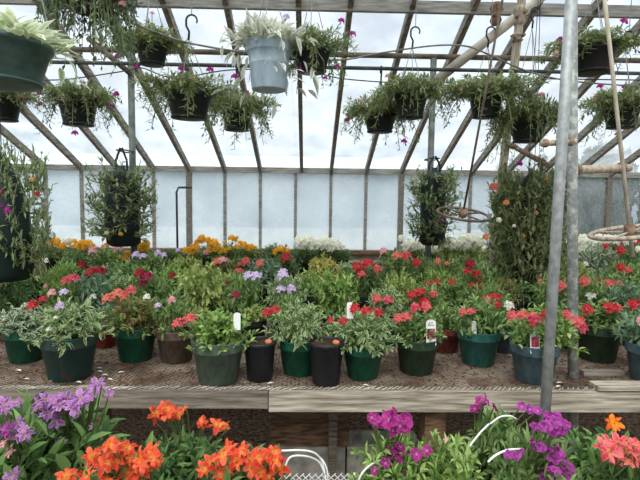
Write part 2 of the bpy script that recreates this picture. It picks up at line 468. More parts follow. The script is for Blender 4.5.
def ruffled(seed):
    """wide ruffled pelargonium / petunia flower, unit radius, axis +z"""
    rg = random.Random(seed); mb = MB()
    for k in range(5):
        a = k * 2 * math.pi / 5 + rg.uniform(-.1, .1)
        rd = Vector((math.cos(a), math.sin(a), 0))
        petal_strip(mb, rd * .03, rd + Vector((0, 0, .45)), Vector((0, 0, 1)), 1.05, .95, rg.random(), .75, (.2, .75, 1.05, 1.1, .6), 5, .2, rg)
    mb.cur = 1
    mb.tube([(0, 0, -.7), (0, 0, .05)], .05, 5, True, (0, .5, 0), .12)
    return mb

CACHE = {}
def fol_mesh(shape, style):
    k = (shape, style)
    if k not in CACHE:
        kind, sd = shape[0], shape[1]
        if kind == 'lush': mb = dome_foliage(sd, 46, 13, .34, .12)
        elif kind == 'round': mb = dome_foliage(sd, 52, 11, .27, .16)
        elif kind == 'mid': mb = dome_foliage(sd, 40, 10, .34, .13, True)
        elif kind == 'sparse': mb = dome_foliage(sd, 22, 9, .34, .13, True)
        elif kind == 'grassy': mb = dome_foliage(sd, 46, 10, .46, .07, True)
        elif kind == 'trail': mb = trailing_foliage(sd, 120, 24, .2, .05)
        elif kind == 'bushy': mb = trailing_foliage(sd, 150, 24, .18, .055, .5, .6)
        elif kind == 'column': mb = column_foliage(sd, 130, 13, .2, .07)
        elif kind == 'thickcolumn': mb = column_foliage(sd, 420, 15, .17, .07)
        elif kind == 'dense': mb = trailing_foliage(sd, 460, 28, .15, .08, .95, .35)
        elif kind == 'strap': mb = strap_foliage(sd, 430 if sd == 82 else 300, .4, .17, .6 if sd == 82 else .07)
        elif kind == 'alstro': mb = dome_foliage(sd, 40, 10, .42, .15, False, .1, 1.0, .45, 1.1)
        CACHE[k] = mb.mesh('foliage', [LM[style], LM['stem']])
    return CACHE[k]
def flower_mesh(kind, color, v):
    k = (kind, color, v)
    if k not in CACHE:
        mb = umbel(v * 7 + 3) if kind == 'umbel' else umbel(v * 5 + 2, 14, 5) if kind == 'ball' else lily(v + 5, 6, .52, 1.35, .66, .2) if kind == 'lily' else \
             lily(v + 9, 5, .95, 1.4, .7, .16) if kind == 'trumpet' else ruffled(v + 2) if kind == 'ruffled' else umbel(v * 3 + 1, 4, 5)
        CACHE[k] = mb.mesh('flower_head', [FM[color], LM['stem']])
    return CACHE[k]

def pot_mesh(kind, mat):
    """unit pot: rim radius 1, height 1 in z"""
    k = ('pot', kind, mat)
    if k not in CACHE:
        mb = MB()
        if kind == 'nursery':       # straight nursery pot with a broad rim band
            prof = [(0, 0), (.70, 0), (.74, .02), (.93, .74), (1.0, .75), (1.0, .79), (1.02, .97), (1.03, 1.0), (.97, 1.0), (.94, .86), (.93, .80), (.90, .72)]
        elif kind == 'tall':        # slim black pot with thin rolled rim
            prof = [(0, 0), (.74, 0), (.78, .02), (.95, .9), (1.0, .91), (1.02, .95), (1.0, 1.0), (.94, 1.0), (.92, .9)]
        elif kind == 'basket':
            prof = [(0, -.03), (.5, -.03), (.78, 0), (.8, .05), (.72, .06), (.76, .1), (.95, .86), (1.0, .87), (1.02, .92), (1.0, 1.0), (.94, 1.0), (.92, .88)]
        else:                       # belled: ringed blue pot
            prof = [(0, 0), (.72, 0), (.74, .02), (.84, .5), (.86, .51), (.86, .53), (.85, .54), (.9, .76), (.97, .77), (.97, .8), (1.0, .98), (1.02, 1), (.95, 1.0), (.92, .85)]
        mb.lathe(prof, 32)
        me = mb.mesh('pot', M[mat], True)
        CACHE[k] = me
    return CACHE[k]
def soil_mesh():
    if 'soil' not in CACHE:
        rg = random.Random(5); mb = MB(); n = 24; prev = None
        c = mb.vert((0, 0, .06))
        for i, r in enumerate((.25, .5, .75, .93)):
            ring = [mb.vert((r * math.cos(2 * math.pi * k / n), r * math.sin(2 * math.pi * k / n), (rg.uniform(-.02, .06) if i < 3 else 0))) for k in range(n)]
            for k in range(n):
                k2 = (k + 1) % n
                if prev: mb.face(prev[k], ring[k], ring[k2], prev[k2])
                else: mb.face(c, ring[k], ring[k2])
            prev = ring
        CACHE['soil'] = mb.mesh('soil', M['soil'])
    return CACHE['soil']

def add_pot(root, w, h, mat, kind='nursery', fill=.8):
    r = w / 2
    p = put('pot', pot_mesh(kind, mat), root, None, (r, r, h))
    put('soil', soil_mesh(), root, (0, 0, h * fill), (r * .97, r * .97, r))
    return p

def add_tag(root, pt, rel, h, printed, lean=.12):
    t = MB(); w = h * .42; n = 8
    prof = [(-w / 2, -h * .55), (w / 2, -h * .55), (w / 2, h * .38)] + [(w / 2 * math.cos(a), h * .38 + w * .32 * math.sin(a)) for a in [math.pi * k / n for k in range(1, n)]] + [(-w / 2, h * .38)]
    fr = [t.vert((x, -.001, z)) for x, z in prof]; bk = [t.vert((x, .001, z)) for x, z in prof]
    t.face(*reversed(fr)) ; t.face(*bk)
    for i in range(len(prof)):
        j = (i + 1) % len(prof); t.face(fr[i], fr[j], bk[j], bk[i])
    o = t.obj('plant_tag', M['white'], root, loc=rel)
    o.rotation_euler = (-lean, 0, .1)
    o['label'] = 'white plastic plant tag with a printed flower picture' if printed else 'white plastic plant tag'
    if printed:
        b = MB(); b.box(-w * .4, w * .4, -.0025, -.0012, -h * .28, h * .14)
        b.obj('tag_picture', M['tagpic'], o)
        b = MB()
        b.box(-w * .34, w * .34, -.002, -.0012, h * .26, h * .3); b.box(-w * .22, w * .22, -.002, -.0012, h * .36, h * .39)
        b.obj('tag_print', M['tagink'], o)
    return o

# ------------------------------------------------------------------ the setting
DW = 8.54                                    # distance of the far glass wall
zE = at(330.5, 171, DW).z                    # eave
zS = at(350, 250, DW).z                      # sill
x0 = at(330.5, 215, DW).x                    # one mullion
SP = .61
SL = math.tan(R(21.8))
YR = 1.3                                     # ridge
def zroof(y): return zE + .05 + (DW - y) * SL
KS = range(-10, 11)
XL, XR = x0 - 10 * SP, x0 + 10 * SP

b = MB(); b.box(-9, 9, -2, DW + .1, -.1, 0); struct(b.obj('floor', M['floor']))
b = MB(); b.box(-30, 30, DW + .1, 45, -.12, -.02); struct(b.obj('ground_outside', M['ground']))
wl = MB(); wl.box(XL, XR, DW - .04, DW + .08, 0, zS - .06); struct(wl.obj('wall_back', M['oldwood']))
tn = 0
def trim(mb, mat, smooth=False):
    global tn
    tn += 1
    return struct(mb.obj('trim_%d' % tn, mat, None, smooth))
b = MB(); b.box(XL, XR, DW - .12, DW + .1, zS - .06, zS); trim(b, M['brownwood'])
b = MB(); b.box(XL, XR, DW - .1, DW - .04, zS - .22, zS - .16); trim(b, M['palewood'])
b = MB(); b.box(XL, XR, DW - .06, DW + .05, zE - .05, zE + .045); trim(b, M['eave'])
wn = 0
for k in KS:
    x = x0 + k * SP
    thick = (k % 6 == 2)
    w = .085 if thick else .05
    b = MB(); b.box(x - w / 2, x + w / 2, DW - (.07 if thick else .03), DW + .03, zS, zE - .05); trim(b, M['eave'] if not thick else M['rafter'])
    r = MB()
    n = Vector((0, SL, 1)).normalized()
    a = Vector((x + (.1 if k == -1 else 0), DW - .02, zroof(DW - .02))); e = Vector((x + (.1 if k == -1 else 0), YR, zroof(YR)))
    r.bar(a - n * .05, e - n * .05, .055, .10, n); trim(r, M['rafter'])
    if k < 10:
        wn += 1
        g = MB(); g.box(x + w / 2, x + SP - .025, DW - .003, DW + .003, zS, zE - .05)
        struct(g.obj('window_%d' % wn, M['glass']))
        wn += 1
        g = MB(); g.bar(Vector((x + SP / 2, DW + .05, zroof(DW + .05) + .005)), Vector((x + SP / 2, YR, zroof(YR) + .005)), SP - .004, .006, n)
        struct(g.obj('window_%d' % wn, M['glass']))
b = MB(); b.box(XL, XR, YR - .04, YR + .04, zroof(YR) - .2, zroof(YR) + .03); trim(b, M['eave'])

# purlin board close under the rafters, near the top of the view
Yp = 5.0
zp = zroof(Yp) - .075
b = MB(); b.box(XL, XR, Yp - .025, Yp + .025, zp - .042, zp + .07); trim(b, M['eave'])

def pipe(name, pts, r, mat, label, cat='pipe', group=None, n=12):
    mb = MB(); mb.tube(pts, r, n)
    o = mb.obj(name, M[mat], None, True)
    return tag(o, label, cat, group)
YP = 4.9
pz = at(330, 54.5, YP).z
pipe('overhead_pipe', [(XL, YP, pz), (XR, YP, pz)], .026, 'brownpipe', 'brown horizontal pipe running across the roof above the thinner dark pipe')
DPY = 3.7
dz_ = at(330, 67.5, DPY).z
pipe('overhead_pipe', [(-4.6, DPY, dz_), (4.6, DPY, dz_)], .014, 'darkpipe', 'thin dark horizontal pipe the small black baskets hook onto')
HZ = 3.0
for yy, lab in ((1.45, 'overhead pipe carrying the big cream-leaved basket'), (2.05, 'overhead pipe carrying the grey-green bushy basket'),
                (2.8, 'overhead pipe carrying the pale blue pot'), (3.35, 'overhead pipe carrying the row of pink-flowered baskets')):
    pipe('overhead_pipe', [(-4.2, yy, HZ), (4.2, yy, HZ)], .018, 'darkpipe', lab)

# posts under the brown pipe
def post(px, ptop, label, r, mat, Y=YP):
    t = at(px, ptop, Y)
    return pipe('support_post', [(t.x, Y, 0), (t.x, Y, pz - .02)], r, mat, label, 'post')
post(131, 72, 'grey-green upright post with a dark hanging bag tied to it standing among yellow flowers', .032, 'post')
post(433, 80, 'grey-green upright post behind the bag of small purple flowers', .032, 'post')
pL = at(131, 72, YP)
a1 = at(131, 74, YP - .06); a2 = at(88, 38, YP - .06)
pipe('diagonal_brace', [a1, a2], .026, 'brownpipe', 'short brown diagonal brace rising from the post beside the bushy basket', 'brace')
a1 = at(437, 80, YP - .08); a2 = at(548, -8, YP - .08)
pipe('diagonal_brace', [a1, a2], .046, 'beigepipe', 'thick beige diagonal brace pipe rising to the rusty clamp', 'brace')
# iron fittings
def fitting(px, py, Y, w, h, mat, label, extra=()):
    c = at(px, py, Y); mb = MB()
    mb.lathe([(0, -h / 2), (w * .35, -h / 2), (w * .5, -h * .3), (w * .38, -h * .1), (w * .45, h * .15), (w * .55, h * .3), (w * .4, h / 2), (0, h / 2)], 14)
    o = mb.obj('pipe_clamp', M[mat], None, True, c)
    for dx, dz in ((.3, .1), (-.35, -.15)):
        q = MB(); q.tube([(w * dx, -w * .7, h * dz), (w * dx, -w * .3, h * dz)], w * .13, 6)
        q.obj('bolt', M['rust'], o)
    return tag(o, label, 'clamp')
fitting(496, 14, YP - .2, .11, .2, 'rust', 'rusty iron clamp with a block above the thick beige brace')
fitting(519, 16, 4.05, .10, .15, 'tanwood', 'upper tan collar on the leaning tan post')
fitting(517, 38, 4.03, .10, .06, 'tanwood', 'lower flared collar on the leaning tan post')
p_top = at(521, 6, 4.05); p_bot = at(490, 285, 4.0)
d = (p_top - p_bot)
q0 = p_bot - d * (p_bot.z / d.z); q1 = p_top + d * ((zroof(4.05) - .12 - p_top.z) / d.z)
mb = MB(); mb.bar(q0, q1, .052, .052, Vector((0, 1, 0))); tag(mb.obj('leaning_post', M['tanwood']), 'tan wooden post leaning beside the tall bushy hanging bag', 'post')

# front galvanized poles
p_top = at(571, 0, 1.86); p_bot = at(545.5, 405, 1.86); d = p_top - p_bot
q0 = p_bot - d * (p_bot.z / d.z); q1 = p_top + d * .6
pipe('steel_pole', [q0, q1], .0205, 'steel', 'leaning galvanized pole in front of the bench board', 'pole', None, 20)
p_top = at(572, 30, 2.12); p_bot = at(573, 388, 2.12); d = p_top - p_bot
q0 = p_bot - d * (p_bot.z / d.z); q1 = p_top + d * .6
pipe('steel_pole', [q0, q1], .022, 'steel2', 'upright spotted pole rising through the mesh bench behind the leaning pole', 'pole', None, 20)
# weathered cross pieces clamped to the poles
def crossbar(a, bq, w, label, mat='rust'):
    mb = MB(); n = 5
    pts = [a.lerp(bq, i / n) for i in range(n + 1)]
    mb.tube(pts, w, 7)
    o = tag(mb.obj('crossbar', M[mat], None, True), label, 'bar')
    for t in (.12, .85):
        q = MB(); c = a.lerp(bq, t); dd = (bq - a).normalized() * w * .6
        q.tube([c - dd, c + dd], w * 1.35, 8); q.obj('strap', M['rust'], o)
    return o
crossbar(at(541, 143.5, 1.892), at(576, 141.5, 1.892), .012, 'short rough bar lashed across the leaning steel pole', 'tanwood')
crossbar(at(568, 170, 2.13), at(629, 168, 2.35), .02, 'rough tan bar reaching from the spotted pole to the crank rod', 'tanwood')
crossbar(at(507, 143, 4.0), at(549, 166, 3.6), .02, 'rusty slanting bar under the black basket beside the leaning pole')

# vent crank wheels
def crank(wc, Y, top, topY, dia, label, mat, below=None, rr=.011):
    c = at(*wc, Y); t = at(*top, topY); ax = (t - c).normalized()
    root = empty('vent_crank', c, label, 'crank wheel')
    x = ax.cross(Vector((0, 1, 0))).normalized(); y = ax.cross(x)
    def P(a, r): return x * r * math.cos(a) + y * r * math.sin(a)
    w = MB(); pts = [P(2 * math.pi * k / 40, dia / 2) for k in range(41)]
    w.tube(pts, .009 if dia < .34 else .011, 8, False); w.obj('wheel_rim', M[mat], root, True)
    for k in range(4):
        s_ = MB(); a = k * math.pi / 2 + .5
        s_.tube([P(a, .02), P(a, dia / 2)], .006, 6); s_.obj('spoke', M[mat], root, True)
    h = MB(); h.tube([-ax * .02, ax * .035], .024, 10); h.obj('hub', M['rust'], root, True)
    e = t - c + ax * .9
    r = MB(); r.tube([-ax * (below or .03), e], rr, 8); r.obj('rod', M['palerod' if mat == 'tanwood' else mat], root, True)
crank((463, 214), 3.15, (484, 100), 2.98, .325, 'brown crank wheel on a thin slanting rod beside the purple flowered bag', 'brownpipe', None, .007)
crank((630, 232), 2.3, (606, 12), 2.28, .34, 'tan crank wheel on the pale rod above red and white flowers', 'tanwood', .12, .009)

# bent pipe by the glass wall
mb = MB(); mb.tube([at(177.5, 250, 6.4), at(176.5, 192, 6.4), at(178.5, 187.5, 6.4), at(192, 187.5, 6.4)], .014, 8)
zz = at(177.5, 250, 6.4)
mb.tube([(zz.x, 6.4, 0), zz], .014, 8)
tag(mb.obj('bent_pipe', M['darkpipe'], None, True), 'thin dark pipe bent square at the top against the glass wall', 'pipe')

# sagging cables
def cable(pts, r, label, mat='cable'):
    P = [at(*p) for p in pts]
    out = []
    for i in range(len(P) - 1):
        p0 = P[max(i - 1, 0)]; p1 = P[i]; p2 = P[i + 1]; p3 = P[min(i + 2, len(P) - 1)]
        for s in range(8):
            t = s / 8
            out.append(.5 * ((2 * p1) + (p2 - p0) * t + (2 * p0 - 5 * p1 + 4 * p2 - p3) * t * t + (3 * p1 - p0 - 3 * p2 + p3) * t ** 3))
    out.append(P[-1])
    mb = MB(); mb.tube(out, r, 6)
    tag(mb.obj('sagging_cable', M[mat], None, True), label, 'cable')
cable([(30, -14, 2.3), (68, 2, 2.4), (110, 15, 2.5), (150, 30, 2.6), (185, 42, 2.7), (240, 52, 2.8), (300, 60, 2.9), (345, 59.5, 3.0), (375, 54, 3.1), (430, 46, 3.2), (465, 46, 3.25), (490, 55, 3.3), (530, 72, 3.4), (580, 82, 3.5), (670, 88, 3.7)], .0055, 'pale cable running from the grey-green bush past the hooks to the steel poles')
cable([(40, 80, 3.6), (70, 79, 3.62), (125, 71, 3.68), (142, 68, 3.7), (175, 78, 3.72), (230, 70, 3.7), (300, 70, 3.66), (345, 79, 3.62), (420, 83, 3.6), (520, 79, 3.55), (640, 80, 3.5), (700, 80, 3.5)], .0045, 'thin sagging wire strung just under the dark pipe', 'darkpipe')

# outside: neighbouring white greenhouse, hedge
nb = empty('neighbouring_greenhouse', (0, 14, -.02), 'white film-covered greenhouse seen dimly through the far glass wall', 'greenhouse')
b = MB(); b.box(-16, 16, 0, 4, .75, 2.35); b.obj('film_wall', M['film'], nb)
b = MB(); b.box(-16, 16, -.05, 4.05, 0, .75); b.obj('base_board', M['filmstrip'], nb)
r = MB()
v = [r.vert(p) for p in ((-16.2, -.2, 2.3), (16.2, -.2, 2.3), (16.2, 2, 2.95), (-16.2, 2, 2.95), (16.2, 4.2, 2.3), (-16.2, 4.2, 2.3))]
r.face(v[0], v[1], v[2], v[3]); r.face(v[3], v[2], v[4], v[5]); r.face(v[0], v[3], v[5]); r.face(v[1], v[4], v[2]); r.face(v[0], v[5], v[4], v[1])
r.obj('film_roof', M['film'], nb)
for i, (px, w, h) in enumerate(((525, .85, 2.3), (600, .8, 2.5), (680, .85, 2.6))):
    c = at(px, 215, 10.2)
    lab = ('dim green bush outside the glass behind the leaning pole', 'dim green bush outside the glass behind the steel crank rod', 'dim green bush outside the glass at the far end beyond the crank wheel')[i]
    o = empty('outdoor_bush', (c.x, 10.2, -.02), lab, 'bush', 'bushes outside the glass')
    f = put('foliage', dome_foliage(60 + i, 420, 16, .14, .1, True, .02, 1, .35).mesh('foliage', [LM['hedge'], LM['stem']]), o, (0, 0, .1), (w, .9, h))
    s_ = MB(); s_.tube([(0, 0, 0), (0, 0, .6)], .05, 6); s_.obj('trunk', M['brownwood'], o)

# ------------------------------------------------------------------ benches
BZ = .72
BX = 4.3
YF = atz(330, 388.5, BZ).y                     # front edge of the bench top
xs = atz(268.5, 391, BZ).x                   # joint of the two front boards
bench = empty('plant_bench', (0, YF, 0), 'wide wooden bench topped with metal mesh holding the front rows of pots', 'bench')
def bpart(name, mat, boxes, parent=bench, oy=YF):
    mb = MB()
    for q in boxes: mb.box(q[0], q[1], q[2] - oy, q[3] - oy, q[4], q[5])
    return mb.obj(name, M[mat], parent)
YB = 3.72
o = bpart('front_board', 'oldwood', [(-BX, xs - .002, YF - .035, YF + .003, BZ - .072, BZ + .006)]); o['label'] = 'darker weathered front board'
o = bpart('front_board', 'palewood', [(xs + .002, BX, YF - .04, YF - .002, BZ - .084, BZ + .002)]); o['label'] = 'paler weathered front board'
ny = 7
for i in range(ny):
    a = YF + .005 + (YB - YF) * i / ny; e = YF + (YB - YF) * (i + 1) / ny - .07
    bpart('top_plank', 'benchtop', [(-BX, BX, a, e, BZ - .03, BZ - .006)])
for x in (-3.4, -2.0, -.9, .56, 1.7, 3.1):
    for y in (YF + .08, YB - .1):
        bpart('leg', 'brownwood', [(x - .045, x + .045, y - .045, y + .045, 0, BZ - .03)])
    bpart('cross_rail', 'brownwood', [(x - .02, x + .02, YF + .12, YB - .14, BZ - .12, BZ - .032)])
# expanded metal mesh: real strands over the visible front half
mb = MB(); cw, ch = .034, .017; sw = .0022
nx = int(3.9 / cw); nyy = int(1.25 / ch)
for j in range(nyy):
    for i in range(nx):
        xa = -1.95 + i * cw; ya = j * ch - .03
        for s in (1, -1):
            xa0, xb0 = (xa, xa + cw / 2) if s == 1 else (xa + cw / 2, xa + cw)
            y0_, y1_ = (ya, ya + ch / 2) if s == 1 else (ya + ch / 2, ya)
            for m_ in (0, 1):
                yy0, yy1 = (y0_, y1_) if m_ == 0 else (2 * ya + ch - y0_ , 2 * ya + ch - y1_)
                zb = BZ + .0065 - YF * 0
                v = [mb.vert((xa0, yy0 - sw / 2, zb)), mb.vert((xb0, yy1 - sw / 2, zb + .001)), mb.vert((xb0, yy1 + sw / 2, zb + .002)), mb.vert((xa0, yy0 + sw / 2, zb + .001))]
                mb.face(*v)
mb.obj('wire_mesh', M['mesh'], bench)
rg = random.Random(8); mb = MB(); x = -2.1
while x < 2.1:
    y0_ = rg.uniform(-.046, -.03); L_ = rg.uniform(.02, .034)
    mb.tube([(x, y0_, BZ + .009 + rg.uniform(0, .003)), (x + L_ * .55, y0_ + .018, BZ + .0115), (x + L_, y0_ + .036, BZ + .0085)], .0019, 4)
    x += rg.uniform(.016, .024)
o = mb.obj('mesh_edge', M['meshedge'], bench); o['label'] = 'pale cut ends of the metal mesh along the front board'
# back bench
YB2 = 5.75
bench2 = empty('plant_bench', (0, YB + .03, 0), 'second wooden bench behind the mesh bench holding the yellow and white flower rows', 'bench')
for i in range(6):
    a = YB + .03 + (YB2 - YB - .03) * i / 6; e = a + (YB2 - YB - .03) / 6 - .006
    bpart('top_plank', 'benchtop', [(-BX, BX, a, e, BZ - .03, BZ)], bench2, YB + .03)
bpart('back_board', 'oldwood', [(-BX, BX, YB2, YB2 + .04, BZ - .12, BZ + .01)], bench2, YB + .03)
for x in (-3.4, -2.0, -.6, .75, 2.0, 3.4):
    for y in (YB + .15, YB2 - .1):
        bpart('leg', 'brownwood', [(x - .045, x + .045, y - .045, y + .045, 0, BZ - .03)], bench2, YB + .03)

# block pile, beam and stub under the bench
def cblock(c, label):
    mb = MB(); w, dd, h = .40, .19, .19
    mb.box(-w / 2, w / 2, -dd / 2, -dd / 2 + .03, 0, h); mb.box(-w / 2, w / 2, dd / 2 - .03, dd / 2, 0, h)
    for x in (-w / 2, -.015, w / 2 - .03): mb.box(x, x + .03, -dd / 2 + .03, dd / 2 - .03, 0, h)
    o = mb.obj('concrete_block', M['concrete'], None, False, c); tag(o, label, 'block', 'concrete blocks under the bench')
by = 2.62
bx = at(326, 440, by).x
for dx, lab in ((-.10, 'concrete block under the bench carrying the brown plank'), (.31, 'concrete block under the bench behind the magenta blooms')):
    cblock((bx + dx, by, 0), lab)
b = MB(); b.box(bx - .3, bx + .12, by - .09, by + .05, .192, .315)
tag(b.obj('wood_plank', M['brownwood']), 'brown timber offcut lying on the concrete block under the bench', 'plank')
b = MB(); t = at(333, 415, by - .14); b.box(t.x - .022, t.x + .022, by - .16, by - .12, .0, BZ - .035)
tag(b.obj('wood_stub', M['oldwood']), 'narrow grey upright prop in front of the brown timber offcut under the bench', 'prop')

# debris on the bench
rg = random.Random(3); mb = MB()
for i in range(9000):
    x = rg.uniform(-1.7, 1.75); y = rg.uniform(YF + .01, YF + 1.0)
    s = rg.uniform(.003, .011); a = rg.random() * 6; z = BZ + .0085 + rg.uniform(0, .003)
    c, sn = math.cos(a) * s, math.sin(a) * s
    v = [mb.vert((x + c, y + sn, z + rg.uniform(0, .004))), mb.vert((x - sn * .5, y + c * .5, z)), mb.vert((x - c, y - sn, z + rg.uniform(0, .004))), mb.vert((x + sn * .5, y - c * .5, z + .003))]
    mb.face(*v)
o = mb.obj('bark_debris', M['debris']); tag(o, 'brown bark crumbs spilled over the mesh bench', 'debris'); o['kind'] = 'stuff'
mb = MB()
for px, py in ((68, 377), (96, 368), (74, 382), (102, 372), (116, 373), (108, 379), (55, 381), (22, 379), (100, 375), (555, 383), (560, 386), (20, 371), (363, 385), (275, 383)):
    p = atz(px + rg.uniform(-2, 2), py, BZ + .014)
    leaf(mb, p, Vector((rg.uniform(-1, 1), rg.uniform(-.3, .3), .05)), Vector((0, 0, 1)), .03, .014, .5, .1)
o = mb.obj('fallen_petals', M['petal']); tag(o, 'pale fallen petals and leaf bits on the mesh bench', 'petals'); o['kind'] = 'stuff'
a = atz(584, 374, BZ + .02); e = atz(612, 373, BZ + .02)
b = MB(); b.box(a.x, e.x + .05, a.y, a.y + .04, BZ + .009, BZ + .03)
tag(b.obj('wood_strip', M['oldwood']), 'grey wooden strip lying on the mesh behind the spotted pole', 'strip')
a = atz(602, 393, BZ + .01); b = MB(); b.box(a.x, a.x + .5, YF - .045, YF + .03, BZ + .009, BZ + .026)
tag(b.obj('wood_strip', M['palewood']), 'pale flat strip of wood lying on the front board past the leaning pole', 'strip')

# ------------------------------------------------------------------ potted plants on the benches
def plant(name, cat, label, x, Y, potw, potm, shape, style, fw, ytop, flowers=(), fk='umbel', group=None, pk='nursery', ph=None, tags=(), fdy=None, fx=0, low=0):
    """x = pixel column, Y = distance, fw = foliage width in pixels, ytop = pixel row of its top"""
    s = mpp(Y)
    base = at(x, 300, Y); base.z = BZ + (.009 if Y < YB else 0)
    root = empty(name, base, label, cat, group)
    h = ph if ph else potw * .8
    add_pot(root, potw, h, potm, pk)
    ztop = at(x, ytop, Y).z
    fh = max(.07, ztop - base.z - h * .85)
    r = fw * s / 2
    if shape:
        m = fol_mesh(shape, style)
        o = put('foliage', m, root, (fx * s, 0, h * .82), (r, r * .95, fh), (0, 0, rng.uniform(0, 6.28)))
    flowers = list(flowers)
    if Y > 5:
        for fl in list(flowers):
            if fl[0] in ('yellow', 'white') and fl[3] > 7:
                for _ in range(3): flowers.append((fl[0], fl[1] + rng.uniform(-8, 8), fl[2] + rng.uniform(-1, 4), fl[3] * rng.uniform(.5, .75)))
    for i, fl in enumerate(flowers):
        c, px, py = fl[0], fl[1], fl[2]
        sz = fl[3] if len(fl) > 3 else 11
        p = at(px, py, Y - (fdy if fdy is not None else min(.05 + r * .25, .1)))
        q = p - base
        rad = sz * s / 2 * (.8 if c == 'yellow' else 1)
        me = flower_mesh(fk, c, i % 3)
        ax = Vector((q.x * .8, -.55, .9)).normalized()
        o = put('flower_head', me, root, q, (rad * 1.15,) * 3)
        o.rotation_euler = ax.to_track_quat('Z', 'Y').to_euler()
        o['label'] = {'red': 'red', 'darkred': 'dark red', 'coral': 'coral', 'pinkred': 'rose red', 'salmon': 'salmon', 'pink': 'pale pink', 'lilac': 'lilac', 'white': 'white', 'yellow': 'golden yellow', 'burgundy': 'burgundy', 'purple': 'magenta purple', 'peach': 'peach'}.get(c, c) + ' flower head'
        k = MB(); k.tube([Vector((q.x * .5, q.y * .5, h * .9)), Vector((q.x * .85, q.y * .8, h * .9 + (q.z - h * .9) * .6)), q], .0022, 4, False)
        k.obj('flower_stem', LM['stem'], root)
    for (px, py, hp, printed) in tags:
        p = at(px, py, Y - r * .35 - .02) - base
        add_tag(root, None, p, hp * s, printed)
    return root

def yb(x, ybase):
    return atz(x, ybase, BZ).y
FP = 'flowering_plant'
def front(x, ybase, wpx, potm, shape, style, fw, ytop, flowers, label, **kw):
    Y = yb(x, ybase) + wpx * mpp(2.2) * .2
    w = wpx * mpp(Y) * 1.0
    return plant(FP, 'potted plant', label, x, Y, w, potm, shape, style, fw, ytop, flowers, ph=kw.pop('ph', w * .82), **kw)

# first row
front(24, 364, 40, 'green', ('lush', 1), 'white_edge', 66, 308, [('red', 33, 307, 13), ('red', 43, 300, 8)], 'white-edged plant with one red bloom in a green pot beside the brown stained pot')
front(68, 382, 54, 'browngreen', ('lush', 2), 'varieg', 76, 303, [('pink', 52, 294, 9), ('lilac', 64, 293, 9), ('lilac', 60, 307, 10), ('white', 49, 330, 6), ('white', 56, 318, 5)], 'pale variegated plant in the large brown stained green pot')
front(135, 363, 42, 'green', ('lush', 3), 'bronze', 70, 298, [('salmon', 108, 300, 12), ('salmon', 118, 295, 13), ('coral', 131, 292, 12), ('salmon', 124, 298, 9)], 'bronze-leaved plant with salmon blooms in a green pot next to the taupe pot')
front(176, 364, 40, 'taupe', ('sparse', 4), 'green', 52, 292, [('white', 147, 298, 8), ('lilac', 158, 306, 7), ('pink', 172, 301, 9)], 'sparse plant with whitish pink blooms in the taupe brown pot')
front(218, 386, 53, 'greygreen', ('round', 5), 'bright', 70, 311, [('coral', 178, 325, 13), ('coral', 190, 320, 14)], 'leafy bright green plant with one coral bloom in the grey-green pot', tags=[(237, 321, 16, False)], fx=2)
front(300, 377, 44, 'green', ('lush', 6), 'varieg', 68, 306, [('red', 267, 314, 11), ('red', 275, 311, 11)], 'cream-edged plant with a red bloom in the green pot between two black pots')
front(364, 381, 42, 'green', ('lush', 7), 'varieg', 76, 312, [('red', 355, 310, 13), ('red', 366, 312, 12), ('red', 378, 314, 11), ('red', 331, 321, 8), ('red', 343, 322, 10)], 'cream-edged plant crowned with red blooms in the green pot past the slim black pots', tags=[(350, 310, 15, False)])
front(418, 376, 44, 'deepgreen', ('round', 8), 'green', 62, 313, [('coral', 398, 320, 12), ('coral', 406, 318, 12), ('pinkred', 415, 309, 12), ('coral', 426, 308, 13)], 'plant with coral blooms and a printed tag in the deep green pot', tags=[(431, 332, 24, True)])
front(480, 367, 43, 'bluegreen', ('lush', 9), 'green', 60, 299, [('coral', 463, 313, 10), ('coral', 471, 312, 9), ('red', 497, 306, 8)], 'plant with a few coral blooms in the clean blue-green pot', tags=[(474, 327, 12, False)])
front(537, 385, 48, 'slate', ('round', 10), 'bright', 78, 311, [('coral', 512, 317, 13), ('coral', 522, 316, 12), ('pinkred', 533, 321, 16), ('coral', 566, 316, 12), ('coral', 576, 323, 15), ('pinkred', 581, 329, 13), ('red', 544, 315, 10)], 'plant with rose blooms and a printed tag in the slate pot behind the leaning pole', tags=[(535, 340, 24, True)], fx=6)
front(600, 363, 46, 'deepgreen', ('lush', 11), 'green', 72, 303, [('red', 587, 311, 14), ('red', 609, 309, 15), ('coral', 617, 309, 10), ('red', 631, 306, 13)], 'red-flowered plant in the dark olive green pot past the spotted pole')
front(655, 385, 48, 'slate', ('lush', 12), 'blue', 72, 310, [('pink', 640, 322, 10)], 'blue-green plant in a slate pot cut by the photo edge near the pale wood strip')
def blackpot(x, ybase, wpx, label):
    Y = yb(x, ybase) + wpx * mpp(2.1) * .2
    w = wpx * mpp(Y); base = at(x, 300, Y); base.z = BZ + .009
    root = empty('nursery_pot', base, label, 'pot', 'slim black pots of bare soil')
    add_pot(root, w, w * 1.2, 'black', 'tall', .92)
    t = MB(); rg2 = random.Random(x)
    t.lathe([(0, 0), (.014, .002), (.017, .01), (.012, .018), (0, .02)], 8)
    t.obj('clay_piece', M['bright_orange_tag'], root, True, (w * .27, -w * .1, w * 1.2 * .94))
blackpot(260, 383, 33, 'slim black pot of bare soil next to the grey-green pot')
blackpot(327, 387, 36, 'slim black pot of bare soil standing between two green pots')
front(254, 345, 26, 'black', ('sparse', 14), 'yellow', 40, 305, [('burgundy', 236, 296, 10)], 'thin yellow-green plant in a small black pot behind a slim black pot', ph=.13)
